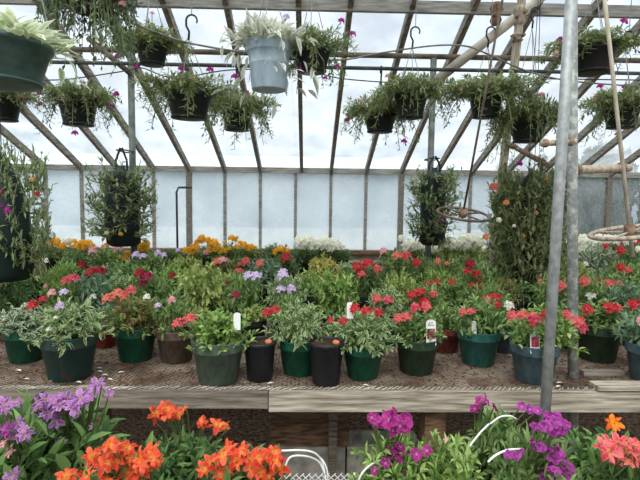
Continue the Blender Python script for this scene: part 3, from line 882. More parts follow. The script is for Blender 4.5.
# small red pot
Y = 2.55; base = at(104, 300, Y); base.z = BZ + .009
rt = empty(FP, base, 'low plant in the faded red pot behind the brown stained pot', 'potted plant')
add_pot(rt, .13, .10, 'red'); put('foliage', fol_mesh(('sparse', 15), 'blue'), rt, (0, 0, .08), (.13, .12, .13))

def row(Y, items):
    for it in items:
        x, fw, ytop, potm, shape, style, fl, label = it[:8]
        kw = it[8] if len(it) > 8 else {}
        plant(FP, 'potted plant', label, x, Y + kw.pop('dY', 0), kw.pop('pw', .19), potm, shape, style, fw, ytop, fl, **kw)
L3 = ('mid', 31); L4 = ('mid', 32); L5 = ('mid', 33); L6 = ('grassy', 34); L7 = ('lush', 35); L8 = ('round', 36)
row(2.78, [
 (8, 60, 282, 'terracotta', L3, 'dark', [], 'leafy green plant in a brown-red pot beneath the great dark bag', {'dY': -.1}),
 (64, 48, 280, 'darkpot', L4, 'bright', [('coral', 66, 282, 11), ('pinkred', 73, 280, 13)], 'green plant with a rose red bloom in a black pot behind the brown stained pot'),
 (93, 44, 277, 'darkpot', L7, 'blue', [('white', 93, 298, 8)], 'blue-green plant with a small white bloom in a black pot'),
 (150, 52, 274, 'green', L3, 'green', [('darkred', 140, 275, 12), ('burgundy', 147, 278, 13), ('burgundy', 143, 284, 10)], 'plant with burgundy blooms just past the grey-green post'),
 (203, 62, 266, 'green', ('round', 41), 'yellow', [], 'large bushy yellow-green plant without blooms'),
 (245, 48, 276, 'darkpot', L5, 'green', [('lilac', 248, 277, 11), ('lilac', 256, 277, 12)], 'plant with one white-lilac flower cluster above the thin yellow-green plant'),
 (285, 46, 275, 'darkpot', L8, 'varieg', [('lilac', 283, 276, 14), ('lilac', 281, 290, 10), ('lilac', 291, 290, 11)], 'plant with two pale lilac clusters one above the other'),
 (335, 58, 274, 'darkpot', ('lush', 42), 'bright', [], 'large bright green plant without blooms behind the red-crowned plant'),
 (386, 46, 289, 'green', L7, 'varieg', [('coral', 377, 300, 12), ('pinkred', 388, 301, 11)], 'cream-edged plant with coral blooms between the red-crowned and the printed tag plants', {'dY': -.15}),
 (424, 48, 284, 'green', L4, 'green', [('red', 412, 296, 12), ('red', 420, 293, 11), ('coral', 433, 295, 9), ('red', 424, 303, 14)], 'plant with a broad band of red blooms behind the deep green pot', {'dY': -.1}),
 (490, 48, 284, 'darkpot', L5, 'green', [('pinkred', 486, 302, 13), ('red', 494, 299, 13), ('white', 508, 307, 12)], 'plant with rose blooms and a white one under the tall bushy bag', {'dY': -.1}),
 (552, 46, 278, 'darkpot', L3, 'green', [('coral', 560, 287, 13), ('coral', 556, 291, 9)], 'plant with coral blooms seen between the two steel poles'),
 (590, 50, 277, 'green', L4, 'green', [('coral', 584, 283, 13), ('white', 590, 297, 10)], 'plant with a coral bloom and a white one just past the spotted pole', {'dY': .05}),
 (626, 54, 285, 'darkpot', L7, 'blue', [('red', 604, 304, 10), ('red', 638, 302, 9)], 'blue-green plant under the band of coral blooms', {'dY': -.12}),
])
row(2.5, [
 (345, 34, 312, 'darkpot', L4, 'dark', [], 'low dark leafy plant tucked behind the slim black pot between two green pots', {'pw': .15}),
 (447, 40, 305, 'terracotta', L5, 'green', [], 'green plant in a brown-red pot between the deep green and the blue-green pots', {'pw': .16}),
 (506, 34, 312, 'slate', L3, 'dark', [], 'small dark plant in a slate pot behind the rose-flowered plant by the leaning pole', {'pw': .15}),
 (198, 36, 308, 'darkpot', L4, 'yellow', [], 'low yellow-green plant in a black pot behind the taupe pot', {'pw': .16, 'dY': .1}),
 (290, 40, 296, 'darkpot', L5, 'green', [], 'green plant in a black pot behind the green pot between two slim black pots', {'pw': .17, 'dY': .08}),
 (565, 36, 306, 'darkpot', L3, 'green', [], 'low green plant in a black pot directly behind the spotted pole', {'pw': .16, 'dY': .1}),
])
row(3.0, [
 (122, 44, 274, 'darkpot', L8, 'varieg', [], 'cream-edged plant in a black pot behind the salmon blooms'),
 (228, 40, 272, 'darkpot', L4, 'bright', [('burgundy', 227, 284, 7)], 'bright green plant beside the large bushy yellow-green one'),
 (398, 42, 274, 'darkpot', L3, 'yellow', [], 'yellow-green plant in front of the pink and coral blooms by the sill'),
 (455, 42, 278, 'darkpot', L8, 'green', [('red', 452, 283, 8)], 'round green plant just before the scattered dark red blooms'),
 (505, 36, 278, 'darkpot', L4, 'bronze', [('pinkred', 497, 290, 7)], 'bronze-tinged plant at the base of the leaning tan post'),
])
row(3.25, [
 (30, 50, 270, 'darkpot', L5, 'dark', [('pink', 46, 287, 6)], 'dark leafy plant between the great dark bag and the rose red blooms'),
 (98, 48, 268, 'green', L7, 'blue', [('red', 92, 274, 13), ('darkred', 100, 273, 14)], 'blue-green plant with bright red blooms below the post'),
 (62, 48, 264, 'darkpot', L6, 'bright', [('white', 45, 262, 8)], 'grassy bright green plant with a white bloom'),
 (172, 46, 266, 'darkpot', L3, 'bright', [('darkred', 173, 277, 9)], 'bright green plant with one dark red bloom behind the taupe pot'),
 (310, 44, 272, 'darkpot', L5, 'bright', [], 'bright green plant behind the pair of lilac clusters'),
 (365, 52, 264, 'darkpot', L4, 'dark', [('red', 357, 268, 12), ('red', 367, 265, 13), ('coral', 377, 270, 10), ('coral', 361, 275, 12)], 'plant with many red blooms in front of the wooden sill'),
 (440, 56, 271, 'green', L6, 'bright', [('red', 428, 285, 10), ('red', 437, 284, 11), ('darkred', 448, 286, 13)], 'grassy plant with a low line of red blooms beneath the purple flowered bag'),
 (478, 46, 264, 'green', L3, 'green', [('darkred', 470, 265, 12), ('red', 467, 272, 9), ('red', 476, 275, 10), ('red', 480, 286, 11), ('red', 472, 286, 8)], 'plant with scattered dark red blooms against the leaning tan post'),
 (612, 62, 274, 'darkpot', L5, 'green', [('coral', 598, 284, 12), ('coral', 607, 285, 13), ('salmon', 619, 285, 9)], 'plant with a line of coral and salmon blooms below the tan crank wheel'),
 (527, 50, 284, 'darkpot', L8, 'dark', [('salmon', 540, 283, 8)], 'dark leafy plant right below the tall bushy bag'),
])
row(3.66, [
 (125, 42, 262, 'darkpot', L3, 'green', [], 'plain green plant at the foot of the grey-green post', {'group': None}),
 (220, 46, 259, 'darkpot', L8, 'bronze', [('salmon', 217, 263, 10), ('pink', 223, 261, 9)], 'bronze plant with salmon pink blooms beside the brown-red pot'),
 (265, 46, 261, 'darkpot', L7, 'blue', [('salmon', 260, 265, 10), ('coral', 239, 272, 9)], 'blue-green plant with a faded salmon bloom'),
 (322, 42, 257, 'darkpot', L8, 'chart', [], 'chartreuse yellow leaved plant in front of the white flowers'),
 (395, 44, 253, 'darkpot', L3, 'green', [('pink', 383, 252, 9), ('salmon', 397, 257, 11), ('coral', 406, 257, 12), ('red', 416, 264, 12)], 'plant with pink and coral blooms in a black pot in front of the sill', {'pw': .23}),
 (446, 44, 258, 'darkpot', L4, 'green', [('salmon', 438, 262, 8), ('salmon', 447, 264, 6)], 'plant with a faint salmon bloom just past the second grey-green post'),
 (623, 50, 262, 'darkpot', L4, 'green', [('red', 620, 269, 12), ('coral', 627, 271, 9)], 'plant with a red bloom under the tan crank wheel'),
 (570, 44, 262, 'darkpot', L5, 'yellow', [], 'yellow-green plant behind the steel poles'),
 (497, 38, 264, 'darkpot', L6, 'dark', [], 'grassy dark plant behind the leaning tan post'),
], )
row(4.3, [
 (20, 40, 256, 'darkpot', L4, 'green', [('pink', 34, 251, 6)], 'green plant with a tiny pink bloom behind the great dark bag'),
 (76, 36, 252, 'darkpot', L5, 'dark', [('darkred', 82, 267, 11)], 'dark plant with one dark red bloom in front of the yellow row'),
 (103, 38, 250, 'darkpot', L3, 'green', [('pink', 93, 252, 10)], 'green plant with a pale pink bloom in front of the yellow row'),
 (152, 40, 254, 'darkpot', L4, 'green', [('lilac', 136, 256, 9), ('lilac', 143, 257, 8), ('lilac', 158, 254, 8), ('lilac', 164, 256, 7)], 'green plant with small lilac blooms just past the post'),
 (185, 36, 257, 'darkpot', L3, 'yellow', [], 'pale yellow-green plant in front of the yellow blooms near the bent pipe'),
 (240, 36, 258, 'terracotta', L5, 'dark', [('coral', 246, 263, 11), ('coral', 240, 265, 6)], 'dark plant with coral blooms in the brown-red pot'),
 (284, 36, 256, 'darkpot', L7, 'dark', [('red', 286, 259, 13)], 'dark plant with one red bloom beside the white flowers'),
 (345, 34, 263, 'darkpot', L3, 'varieg', [], 'low cream-edged plant below the wooden sill'),
 (465, 38, 255, 'darkpot', L4, 'green', [], 'green plant under the brown crank wheel'),
 (597, 46, 246, 'darkpot', L7, 'white_edge', [('white', 585, 265, 7), ('red', 605, 247, 8)], 'white-edged bush behind the spotted pole'),
 (622, 40, 250, 'darkpot', L5, 'dark', [('red', 620, 252, 12)], 'dark plant with a single red bloom below the crank wheel'),
 (650, 40, 252, 'darkpot', L4, 'green', [('white', 638, 250, 8)], 'green plant with a white bloom at the far end of its row'),
 (548, 36, 256, 'darkpot', L3, 'green', [], 'green plant behind the tall bushy bag'),
 (424, 34, 258, 'darkpot', L6, 'green', [], 'grassy green plant at the foot of the second grey-green post'),
])
YEL = 'golden yellow potted flowers along the far bench'
row(5.3, [
 (30, 34, 249, 'darkpot', L4, 'green', [('yellow', 28, 243, 8)], 'yellow flower pot half hidden by the great dark bag', {'fk': 'ball', 'group': YEL}),
 (55, 38, 246, 'darkpot', L3, 'green', [('yellow', 48, 245, 11), ('yellow', 56, 242, 12), ('yellow', 63, 246, 10)], 'yellow flower pot first of the row past the great dark bag', {'fk': 'ball', 'group': YEL}),
 (84, 36, 246, 'darkpot', L5, 'green', [('yellow', 78, 247, 11), ('yellow', 88, 244, 12), ('yellow', 74, 242, 8), ('white', 69, 241, 8)], 'yellow flower pot with one white bloom ahead of the post', {'fk': 'ball', 'group': YEL}),
 (112, 36, 249, 'darkpot', L4, 'green', [('pink', 118, 249, 11), ('peach', 106, 247, 9)], 'pink and peach flower pot under the hanging bag on the post'),
 (129, 26, 255, 'darkpot', L3, 'green', [('yellow', 127, 254, 9), ('yellow', 127, 260, 9)], 'low yellow flower pot touching the grey-green post', {'fk': 'ball', 'group': YEL, 'dY': -.25}),
 (144, 36, 248, 'darkpot', L3, 'green', [('yellow', 140, 247, 11), ('yellow', 146, 244, 11)], 'yellow flower pot just past the grey-green post', {'fk': 'ball', 'group': YEL}),
 (172, 34, 250, 'darkpot', L6, 'dark', [('lilac', 178, 251, 6)], 'dark low plant under the bent pipe'),
 (190, 36, 252, 'darkpot', L5, 'green', [('yellow', 186, 251, 11), ('yellow', 195, 248, 13), ('pink', 206, 253, 8)], 'yellow flower pot in a black pot near the bent pipe', {'fk': 'ball', 'group': YEL}),
 (211, 36, 246, 'darkpot', L4, 'green', [('yellow', 202, 239, 12), ('yellow', 213, 244, 15), ('yellow', 215, 250, 11), ('yellow', 208, 241, 11)], 'tallest and fullest yellow flower pot of the row', {'fk': 'ball', 'group': YEL}),
 (230, 34, 245, 'darkpot', L3, 'green', [('yellow', 232, 239, 11), ('yellow', 224, 251, 9), ('yellow', 229, 249, 7)], 'yellow flower pot with one high bloom and two low ones', {'fk': 'ball', 'group': YEL}),
 (247, 34, 247, 'darkpot', L5, 'green', [('yellow', 244, 246, 12), ('yellow', 251, 247, 9), ('yellow', 240, 243, 7)], 'yellow flower pot with blooms level in one clump', {'fk': 'ball', 'group': YEL}),
 (276, 36, 245, 'darkpot', L4, 'dark', [('yellow', 281, 250, 12)], 'leafy pot with a single yellow bloom beside the white flowers', {'fk': 'ball'}),
 (304, 36, 248, 'darkpot', L3, 'dark', [('white', 299, 243, 14), ('white', 307, 242, 15), ('white', 313, 245, 13)], 'white flower pot next to the single yellow bloom'),
 (323, 32, 247, 'darkpot', L5, 'green', [('white', 320, 245, 14), ('white', 326, 243, 14)], 'white flower pot in the middle of three before the glass'),
 (339, 32, 249, 'darkpot', L4, 'dark', [('white', 336, 246, 14), ('white', 342, 248, 7)], 'white flower pot ending the three beside the bare sill'),
 (410, 34, 246, 'darkpot', L3, 'green', [('white', 401, 239, 8), ('white', 408, 247, 15), ('white', 416, 246, 13)], 'white flower pot first past the bare sill'),
 (426, 32, 248, 'darkpot', L5, 'green', [('white', 425, 249, 14), ('white', 438, 250, 8)], 'white flower pot behind the second grey-green post', {'dY': .1}),
 (449, 34, 243, 'darkpot', L4, 'yellow', [('white', 447, 242, 15), ('white', 455, 245, 13)], 'white flower pot under the rim of the brown crank wheel'),
 (471, 38, 243, 'darkpot', L3, 'yellow', [('white', 461, 243, 15), ('white', 470, 241, 17), ('white', 479, 242, 14), ('white', 466, 247, 13)], 'fullest white flower pot beside the leaning tan post'),
 (500, 36, 246, 'darkpot', L6, 'green', [('white', 490, 252, 6)], 'plain green plant with a tiny white bloom behind the tall bushy bag'),
 (553, 34, 246, 'darkpot', L5, 'green', [('white', 562, 242, 13), ('white', 562, 252, 7)], 'white flower pot seen between the two steel poles'),
 (588, 38, 244, 'darkpot', L4, 'yellow', [('white', 583, 241, 14), ('white', 592, 243, 15), ('white', 584, 247, 13), ('white', 598, 240, 13)], 'white flower pot close past the spotted pole'),
 (612, 36, 242, 'darkpot', L3, 'green', [('white', 607, 241, 13), ('white', 616, 241, 13), ('red', 621, 244, 8)], 'white flower pot with one red bloom under the tan crank wheel'),
 (637, 36, 242, 'darkpot', L5, 'green', [('white', 630, 241, 13), ('red', 636, 243, 9)], 'white and red flower pot past the tan crank rod'),
])

# ------------------------------------------------------------------ hanging baskets
def hook_mesh():
    if 'hook' not in CACHE:
        mb = MB(); pts = [(0, 0, -.075), (.004, 0, -.03), (-.012, 0, 0)]
        pts += [(.018 + .03 * math.cos(a), 0, .03 + .03 * math.sin(a)) for a in [math.pi - i * math.pi * 1.15 / 10 for i in range(11)]]
        mb.tube(pts, .0065, 8, True, r1=.0045)
        CACHE['hook'] = mb.mesh('hook', M['black'], True)
    return CACHE['hook']
def basket(px, rimy, Y, wpx, hratio, potm, shape, style, frad, fh, flowers, label, hooky=None, onpipe=None, pk='basket', name='hanging_basket', fk='ball', fdrop=0, hz=HZ):
    """rimy: pixel row of the rim centre; hooky: pixel row of the hook; otherwise the hook sits out of view just under the overhead pipe"""
    if Y == 2.8 and wpx < 60: rimy += 6; hratio *= .85
    s = mpp(Y); w = wpx * s; h = w * hratio * (.88 if pk == 'basket' and wpx < 60 else 1)
    c = at(px, rimy, Y); c.z -= h
    if potm is None: potm = 'darkpot'
    root = empty(name, c, label, 'hanging plant')
    add_pot(root, w, h, potm, pk, .88)
    m = fol_mesh(shape, style)
    put('foliage', m, root, (0, 0, h * .9), (frad * s, frad * s * .9, fh * s), (0, 0, rng.uniform(0, 6.28)))
    if onpipe: top = dz_ + .014 - c.z
    elif hooky: top = at(px, hooky, Y).z - c.z
    else: top = hz - .25 - c.z
    jz = top - .07 if not onpipe else top - .11
    dx = 0
    for k in range(3):
        a = k * 2 * math.pi / 3 + .4
        wr = MB(); wr.tube([(w / 2 * math.cos(a), w / 2 * math.sin(a), h * .97), (0, 0, jz)], .0022, 5, False); wr.obj('hanger_wire', M['wire'], root)
    hk = put('hook', hook_mesh(), root, (0, 0, jz + .07), (1, 1, 1))
    hk.rotation_euler = (0, 0, math.pi / 2 if onpipe else 0)
    if onpipe: hk.location = (0, -.018, jz + .052)
    else:
        wr = MB(); wt = c + Vector((.018, 0, jz + .125))
        wr.tube([wt, Vector((wt.x + .004, c.y, hz - .018))], .0028, 5, False)
        q = wr.obj('hanging_wire', M['wire']); tag(q, 'thin wire above the ' + label.split(' with ')[0].split(' over ')[0], 'wire')
    for i, fl in enumerate(flowers):
        cc, fx, fy = fl[:3]; sz = fl[3] if len(fl) > 3 else 8
        p = at(fx, fy, Y - .06) - c; rad = sz * mpp(Y) / 2
        ax = Vector((p.x, -.3, .5)).normalized()
        o = put('flower_head', flower_mesh(fk, cc, i % 3), root, p, (rad * 1.1,) * 3); o.rotation_euler = ax.to_track_quat('Z', 'Y').to_euler()
        st = MB(); st.tube([Vector((p.x * .35, p.y * .3, h * .95)), Vector((p.x * .8, p.y * .8, max(h * 1.1, (h + p.z) / 2 + .03))), p], .002, 4, False); st.obj('flower_stem', LM['stem'], root)
    return root
T1, T2, T3 = ('trail', 71), ('trail', 72), ('bushy', 73)
basket(-2, 43, 1.45, 94, .41, 'bigpot', ('strap', 81), 'strap', 60, 56, [], 'big dull green basket with cream-striped strap leaves')
basket(88, -14, 2.05, 50, .5, 'darkpot', ('dense', 74), 'finegrey', 36, 72, [('pink', 122, 5, 8), ('pink', 118, -2, 7)], 'grey-green bushy basket with no purple blooms')
basket(152, 41, 2.8, 30, .75, 'darkpot', T3, 'fine', 34, 34, [('purple', 118, 58, 8), ('purple', 137, 67, 6), ('purple', 163, 36, 8), ('pink', 152, 14, 5)], 'small black basket over the post with three purple blooms')
basket(78, 101, DPY, 36, .74, None, T1, 'fine', 36, 34, [('purple', 41, 94, 7), ('purple', 41, 105, 6), ('purple', 116, 95, 7), ('purple', 112, 107, 6), ('purple', 75, 134, 7)], 'black basket with purple blooms hooked on the dark pipe near the post', onpipe=True)
basket(189, 88, 2.8, 44, .72, None, T2, 'fine', 42, 34, [('purple', 182, 70, 8), ('purple', 210, 71, 8), ('purple', 180, 76, 6)], 'larger black basket with two upright purple blooms beside the pale blue pot', hooky=26)
basket(237, 111, DPY, 30, .72, None, T1, 'fine', 36, 36, [('purple', 235, 78, 9), ('purple', 246, 94, 8), ('purple', 244, 105, 8)], 'black basket with purple blooms hanging just below the pale blue pot', onpipe=True)
basket(269, 42, 2.7, 45, 1.02, 'paleblue', ('strap', 82), 'strapwhite', 40, 44, [('lilac', 286, 18, 8)], 'pale blue ringed pot with creamy white foliage', pk='belled', hz=HZ)
basket(312, 45, 2.8, 36, .75, None, T2, 'fine', 34, 38, [('purple', 341, 22, 8), ('purple', 352, 35, 8), ('purple', 300, 70, 6), ('purple', 325, 79, 6), ('purple', 337, 67, 6)], 'basket of fine foliage with purple blooms peeping from behind the pale blue pot')
basket(380, 115, DPY, 32, .6, None, T1, 'fine', 34, 34, [('purple', 347, 121, 7), ('lilac', 365, 100, 6), ('pink', 360, 102, 5)], 'dark basket with one magenta bloom hooked on the dark pipe', onpipe=True)
basket(411, 95, 3.35, 32, .8, None, T2, 'fine', 37, 34, [('pink', 388, 77, 7), ('pink', 397, 80, 7), ('pink', 404, 82, 6), ('purple', 404, 142, 7)], 'black basket beside the magenta bloom one with pale pink blooms', hooky=36)
basket(486, 95, 3.35, 33, .76, None, T1, 'fine', 46, 32, [('pink', 460, 90, 6), ('white', 440, 103, 6), ('pink', 500, 78, 6), ('pink', 472, 82, 5)], 'wide black basket with few pink blooms under the thick beige brace', hooky=36)
basket(528, 122, 3.35, 35, .64, None, T2, 'fine', 38, 44, [('pink', 541, 96, 8), ('white', 533, 121, 7), ('purple', 555, 105, 7), ('pink', 536, 99, 5)], 'low black basket with one pale pink bloom beside the leaning pole')
basket(593, 44, 2.8, 44, .68, 'black', T3, 'fine', 44, 30, [('purple', 560, 40, 7), ('purple', 623, 23, 9), ('pink', 556, 54, 6)], 'black basket high past the steel poles with one magenta bloom')
basket(622, 108, 3.35, 34, .66, None, T1, 'fine', 40, 36, [('purple', 600, 87, 7), ('purple', 625, 88, 8), ('pink', 597, 98, 8), ('pink', 617, 135, 6)], 'dark basket with magenta blooms behind the pale crank rod', hooky=40)
basket(2, 98, DPY, 34, .72, None, T3, 'fine', 32, 26, [('pink', 22, 97, 6)], 'green basket hooked on the dark pipe below the cream-striped basket', onpipe=True)

# ------------------------------------------------------------------ tall hanging bags
def bag(px, ytop, ybot, Y, wpx, frad, style, flowers, label, tie, seed, fx=0, thick=False, sr=.006):
    s = mpp(Y); t = at(px, ytop, Y); bt = at(px, ybot, Y); H = t.z - bt.z; w = wpx * s
    root = empty('hanging_flower_bag', bt, label, 'hanging plant')
    mb = MB(); n = 20; rings = []
    prof = [(0, 0), (.35, 0), (.48, .04), (.5, .3), (.49, .6), (.5, .86), (.4, .94), (.14, .985), (.08, 1.0), (.12, 1.03), (0, 1.02)]
    if seed == 92: prof = [(0, 0), (.38, 0), (.5, .05), (.5, .45), (.44, .62), (.32, .78), (.16, .92), (.06, .99), (.1, 1.02), (0, 1.01)]
    rg2 = random.Random(seed)
    for r, z in prof:
        ring = []
        for k in range(n):
            a = 2 * math.pi * k / n; rr = r * w * (1 + .06 * math.sin(3 * a + z * 9))
            ring.append(mb.vert((rr * math.cos(a), rr * .8 * math.sin(a), z * H)))
        rings.append(ring)
    for a, b2 in zip(rings, rings[1:]):
        for k in range(n): mb.face(a[k], a[(k + 1) % n], b2[(k + 1) % n], b2[k])
    mb.obj('bag', M['bag'], root, True)
    st = MB(); tz = tie - bt.z
    sw_ = .05 if sr > .004 else .02
    for dx in (-sw_, sw_):
        st.tube([(dx * 1.1, 0, H * .95), (dx, 0, H + (tz - H) * .4), (dx * .15, 0, tz)], sr * 1.7 if sr > .004 else sr, 6)
    if sr > .004: st.tube([(-.045, .0, tz - .02), (-.05, .2, tz - .02), (-.03, .245, tz - .02), (.03, .245, tz - .02), (.05, .2, tz - .02), (.045, 0, tz - .02), (-.045, 0, tz - .02)], .007, 6)
    st.obj('strap', M['black'], root)
    put('foliage', fol_mesh(('thickcolumn' if thick else 'column', seed), style), root, (fx * s, 0, H * .02), (frad * s, frad * s * .8, H * .46), (0, 0, seed))
    for i, fl in enumerate(flowers):
        cc, fx, fy = fl[:3]; sz = fl[3] if len(fl) > 3 else 7
        p = at(fx, fy, Y - frad * s * .55) - bt; rad = sz * s / 2
        o = put('flower_head', flower_mesh('ball', cc, i % 3), root, p, (rad * 1.1,) * 3); o.rotation_euler = Vector((p.x, -.8, .5)).to_track_quat('Z', 'Y').to_euler()
bag(123, 168, 246, YP - .2, 34, 38, 'fine', [('yellow', 121, 234, 5), ('white', 107, 233, 5)], 'dark green bag with fine foliage tied to the grey-green post', at(125, 150, YP).z, 91)
bag(2, 150, 280, 2.6, 58, 29, 'fine', [('purple', 8, 211, 9), ('purple', 2, 206, 7), ('red', 37, 194, 6), ('peach', 33, 180, 5), ('pinkred', 0, 192, 5)], 'great dark bag with magenta blooms in front of the glass at the bench end', HZ + .3, 92, 22, False, .0025)
bag(432, 170, 245, YP - .2, 26, 33, 'fine', [('violet', 439, 222, 7), ('violet', 443, 219, 6), ('lilac', 415, 185, 4), ('violet', 437, 226, 6)], 'dark bag with small purple flowers hung on the second post', at(431, 158, YP).z, 93)
bag(526, 172, 290, 3.6, 24, 40, 'olive', [('purple', 520, 164, 6), ('salmon', 494, 187, 9), ('peach', 506, 203, 7), ('white', 499, 220, 6), ('peach', 536, 213, 5), ('peach', 486, 237, 8), ('yellow', 523, 236, 5), ('yellow', 546, 179, 4), ('white', 514, 226, 4)], 'tall bushy bag dotted with peach and white blooms beside the leaning tan post', HZ + .2, 94, 0, True, .0025)
pipe('overhead_pipe', [(-3.2, 2.6, HZ + .32), (3.2, 2.6, HZ + .32)], .018, 'darkpipe', 'overhead pipe carrying the great dark bag')
pipe('overhead_pipe', [(-3.2, 3.6, HZ + .22), (3.2, 3.6, HZ + .22)], .018, 'darkpipe', 'overhead pipe carrying the tall bushy bag')

# ------------------------------------------------------------------ near bench with cut-flower plants
NZ = .64
nbn = empty('plant_bench', (0, 1.0, 0), 'near bench below the orange and purple lilies', 'bench')
for i in range(5):
    a = .5 + i * .176
    bpart('top_plank', 'oldwood', [(-2.2, 2.2, a, a + .168, NZ - .03, NZ)], nbn, 1.0)
for x in (-1.9, -.6, .7, 1.9):
    for y in (.58, 1.3): bpart('leg', 'brownwood', [(x - .04, x + .04, y - .04, y + .04, 0, NZ - .03)], nbn, 1.0)

def near_plant(px, py, Y, wpot, potm, style, fw, ytop, flowers, label, fk='lily', fs=26, hoops=(), shape=('alstro', 51), buds=()):
    base = at(px, py, Y); base.z = NZ
    s = mpp(Y)
    root = empty('lily_plant' if fk == 'lily' else FP, base, label, 'potted plant')
    h = .13; add_pot(root, wpot, h, potm); ytop += 16 if fk == 'lily' else 6
    top = at(px, ytop, Y).z - NZ - h * .8
    put('foliage', fol_mesh(shape, style), root, (0, 0, h * .82), (fw * s / 2, fw * s / 2 * .8, top), (0, 0, rng.uniform(0, 6.28)))
    flowers = list(flowers)
    for fl in list(flowers):
        if len(flowers) > 4 and fl[3] > 15: 
            for _ in range(2): flowers.append((fl[0], fl[1] + rng.uniform(-9, 9), fl[2] + rng.uniform(-5, 7), fl[3] * rng.uniform(.6, .95)))
    for i, fl in enumerate(flowers):
        cc, fx, fy = fl[:3]; sz = fl[3] if len(fl) > 3 else fs
        dirx = fl[4] if len(fl) > 4 else rng.uniform(-.9, .9); dY = fl[5] if len(fl) > 5 else rng.uniform(-.09, -.01)
        p = at(fx, fy, Y + dY) - base; L = sz * s * (.46 if fk == 'lily' else .38)
        ax = Vector((dirx, rng.uniform(-1.0, .1), rng.uniform(.2, 1.2))).normalized()
        o = put('flower', flower_mesh(fk, cc, i % 4), root, p - ax * L * .5, (L,) * 3); o.rotation_euler = ax.to_track_quat('Z', 'Y').to_euler()
        q = p - ax * L * .8
        st = MB(); st.tube([Vector((p.x * .2, p.y * .2 + .04, h)), Vector((q.x * .7, q.y * .5 + .04, h + (q.z - h) * .6)), q], .002, 5, False); st.obj('flower_stem', LM['stem'], root)
    for hp in hoops:
        pts = [at(*q) - base for q in hp]
        out = []
        for i in range(len(pts) - 1):
            p0 = pts[max(i - 1, 0)]; p1 = pts[i]; p2 = pts[i + 1]; p3 = pts[min(i + 2, len(pts) - 1)]
            for t in [k / 6 for k in range(6)]:
                out.append(.5 * ((2 * p1) + (p2 - p0) * t + (2 * p0 - 5 * p1 + 4 * p2 - p3) * t * t + (3 * p1 - p0 - 3 * p2 + p3) * t ** 3))
        out.append(pts[-1])
        hm = MB(); hm.tube(out, .0024, 8); ho = hm.obj('hanger_hoop', M['white'], root, True); ho['label'] = 'white plastic hanger hoop'
    return root

near_plant(48, 440, 1.2, .22, 'black', 'alstro', 190, 402, [
 ('lightpurple', 40, 403, 20), ('lightpurple', 55, 405, 26), ('lightpurple', 57, 415, 24), ('lightpurple', 68, 398, 24), ('lightpurple', 80, 396, 24), ('lightpurple', 75, 406, 22), ('lightpurple', 97, 385, 22),
 ('lightpurple', 90, 393, 18), ('lightpurple', 48, 398, 20), ('lightpurple', 62, 401, 20), ('lightpurple', 110, 393, 12), ('lightpurple', 60, 441, 15), ('lightpurple', 90, 426, 10), ('lightpurple', 35, 407, 18)],
 'light purple lily plant with a broad cluster in front of the brown stained pot', buds=())
near_plant(-8, 450, 1.08, .22, 'black', 'alstro', 150, 418, [
 ('lightpurple', 4, 404, 20), ('lightpurple', 10, 406, 16), ('violet', 4, 430, 22), ('lightpurple', 20, 434, 24), ('lightpurple', 17, 422, 16), ('pink', 8, 446, 16), ('lightpurple', 12, 478, 22), ('lightpurple', 2, 412, 14)],
 'purple lily plant half out of view with a deeper violet bloom')
near_plant(118, 470, 1.0, .2, 'black', 'alstro', 120, 446, [
 ('orange', 92, 456, 24), ('orange', 110, 447, 24), ('orange', 118, 458, 30), ('orange', 128, 446, 22), ('orange', 137, 459, 28), ('orange', 150, 450, 22), ('orange', 151, 460, 24), ('orange', 127, 470, 28), ('orange', 105, 464, 24),
 ('orange', 68, 474, 26), ('orange', 86, 478, 24), ('orange', 106, 478, 22), ('orange', 142, 470, 22)],
 'orange lily plant with the broadest low cluster of blooms')
near_plant(180, 455, 1.25, .19, 'black', 'alstro', 100, 428, [
 ('orange', 156, 413, 22), ('orange', 166, 411, 22), ('orange', 174, 413, 18), ('orange', 201, 423, 16), ('orange', 218, 423, 24)],
 'orange lily plant with upright leafy stems and a few separate blooms')
near_plant(245, 478, 1.05, .2, 'black', 'alstro', 110, 444, [
 ('orange', 222, 452, 28), ('orange', 212, 462, 22), ('orange', 236, 460, 24), ('orange', 250, 458, 26), ('orange', 242, 449, 20), ('orange', 253, 468, 24), ('orange', 270, 454, 24), ('orange', 278, 466, 26), ('orange', 275, 460, 18), ('orange', 232, 472, 24), ('orange', 262, 472, 24), ('orange', 222, 470, 20)],
 'orange lily plant beside the white hanger hoop', hoops=[[(268, 480, 1.05), (272, 455, 1.05), (290, 450.5, 1.07), (312, 452, 1.1), (322, 462, 1.12), (326, 482, 1.12)], [(284, 470, 1.08), (290, 457.5, 1.09), (304, 456, 1.1), (318, 461, 1.12), (325, 474, 1.12)]])
B1 = ('lush', 52)
near_plant(395, 470, 1.2, .2, 'black', 'bright', 110, 437, [
 ('magenta', 378, 421, 20), ('magenta', 388, 418, 26), ('magenta', 396, 415, 20), ('magenta', 404, 422, 26), ('magenta', 398, 426, 20), ('magenta', 396, 448, 24), ('magenta', 400, 455, 18), ('magenta', 418, 453, 18, .8), ('magenta', 385, 463, 14), ('violet', 404, 477, 14), ('magenta', 374, 470, 12)],
 'magenta pelargonium with ruffled blooms by the bench prop', 'ruffled', 22, [[(358, 482, 1.15), (363, 472, 1.15), (374, 463, 1.17), (388, 459, 1.2), (400, 462, 1.2)], [(318, 456, 1.2), (323, 461, 1.2), (327, 470, 1.2), (328, 482, 1.2)]], B1)
near_plant(448, 470, 1.15, .2, 'black', 'bright', 100, 436, [('pink', 446, 440, 7)], 'pale leafy plant without blooms between the magenta and violet plants', 'ruffled', 8, [[(464, 458, 1.15), (470, 446, 1.16), (480, 433, 1.2), (489, 424, 1.22)]], ('lush', 53))
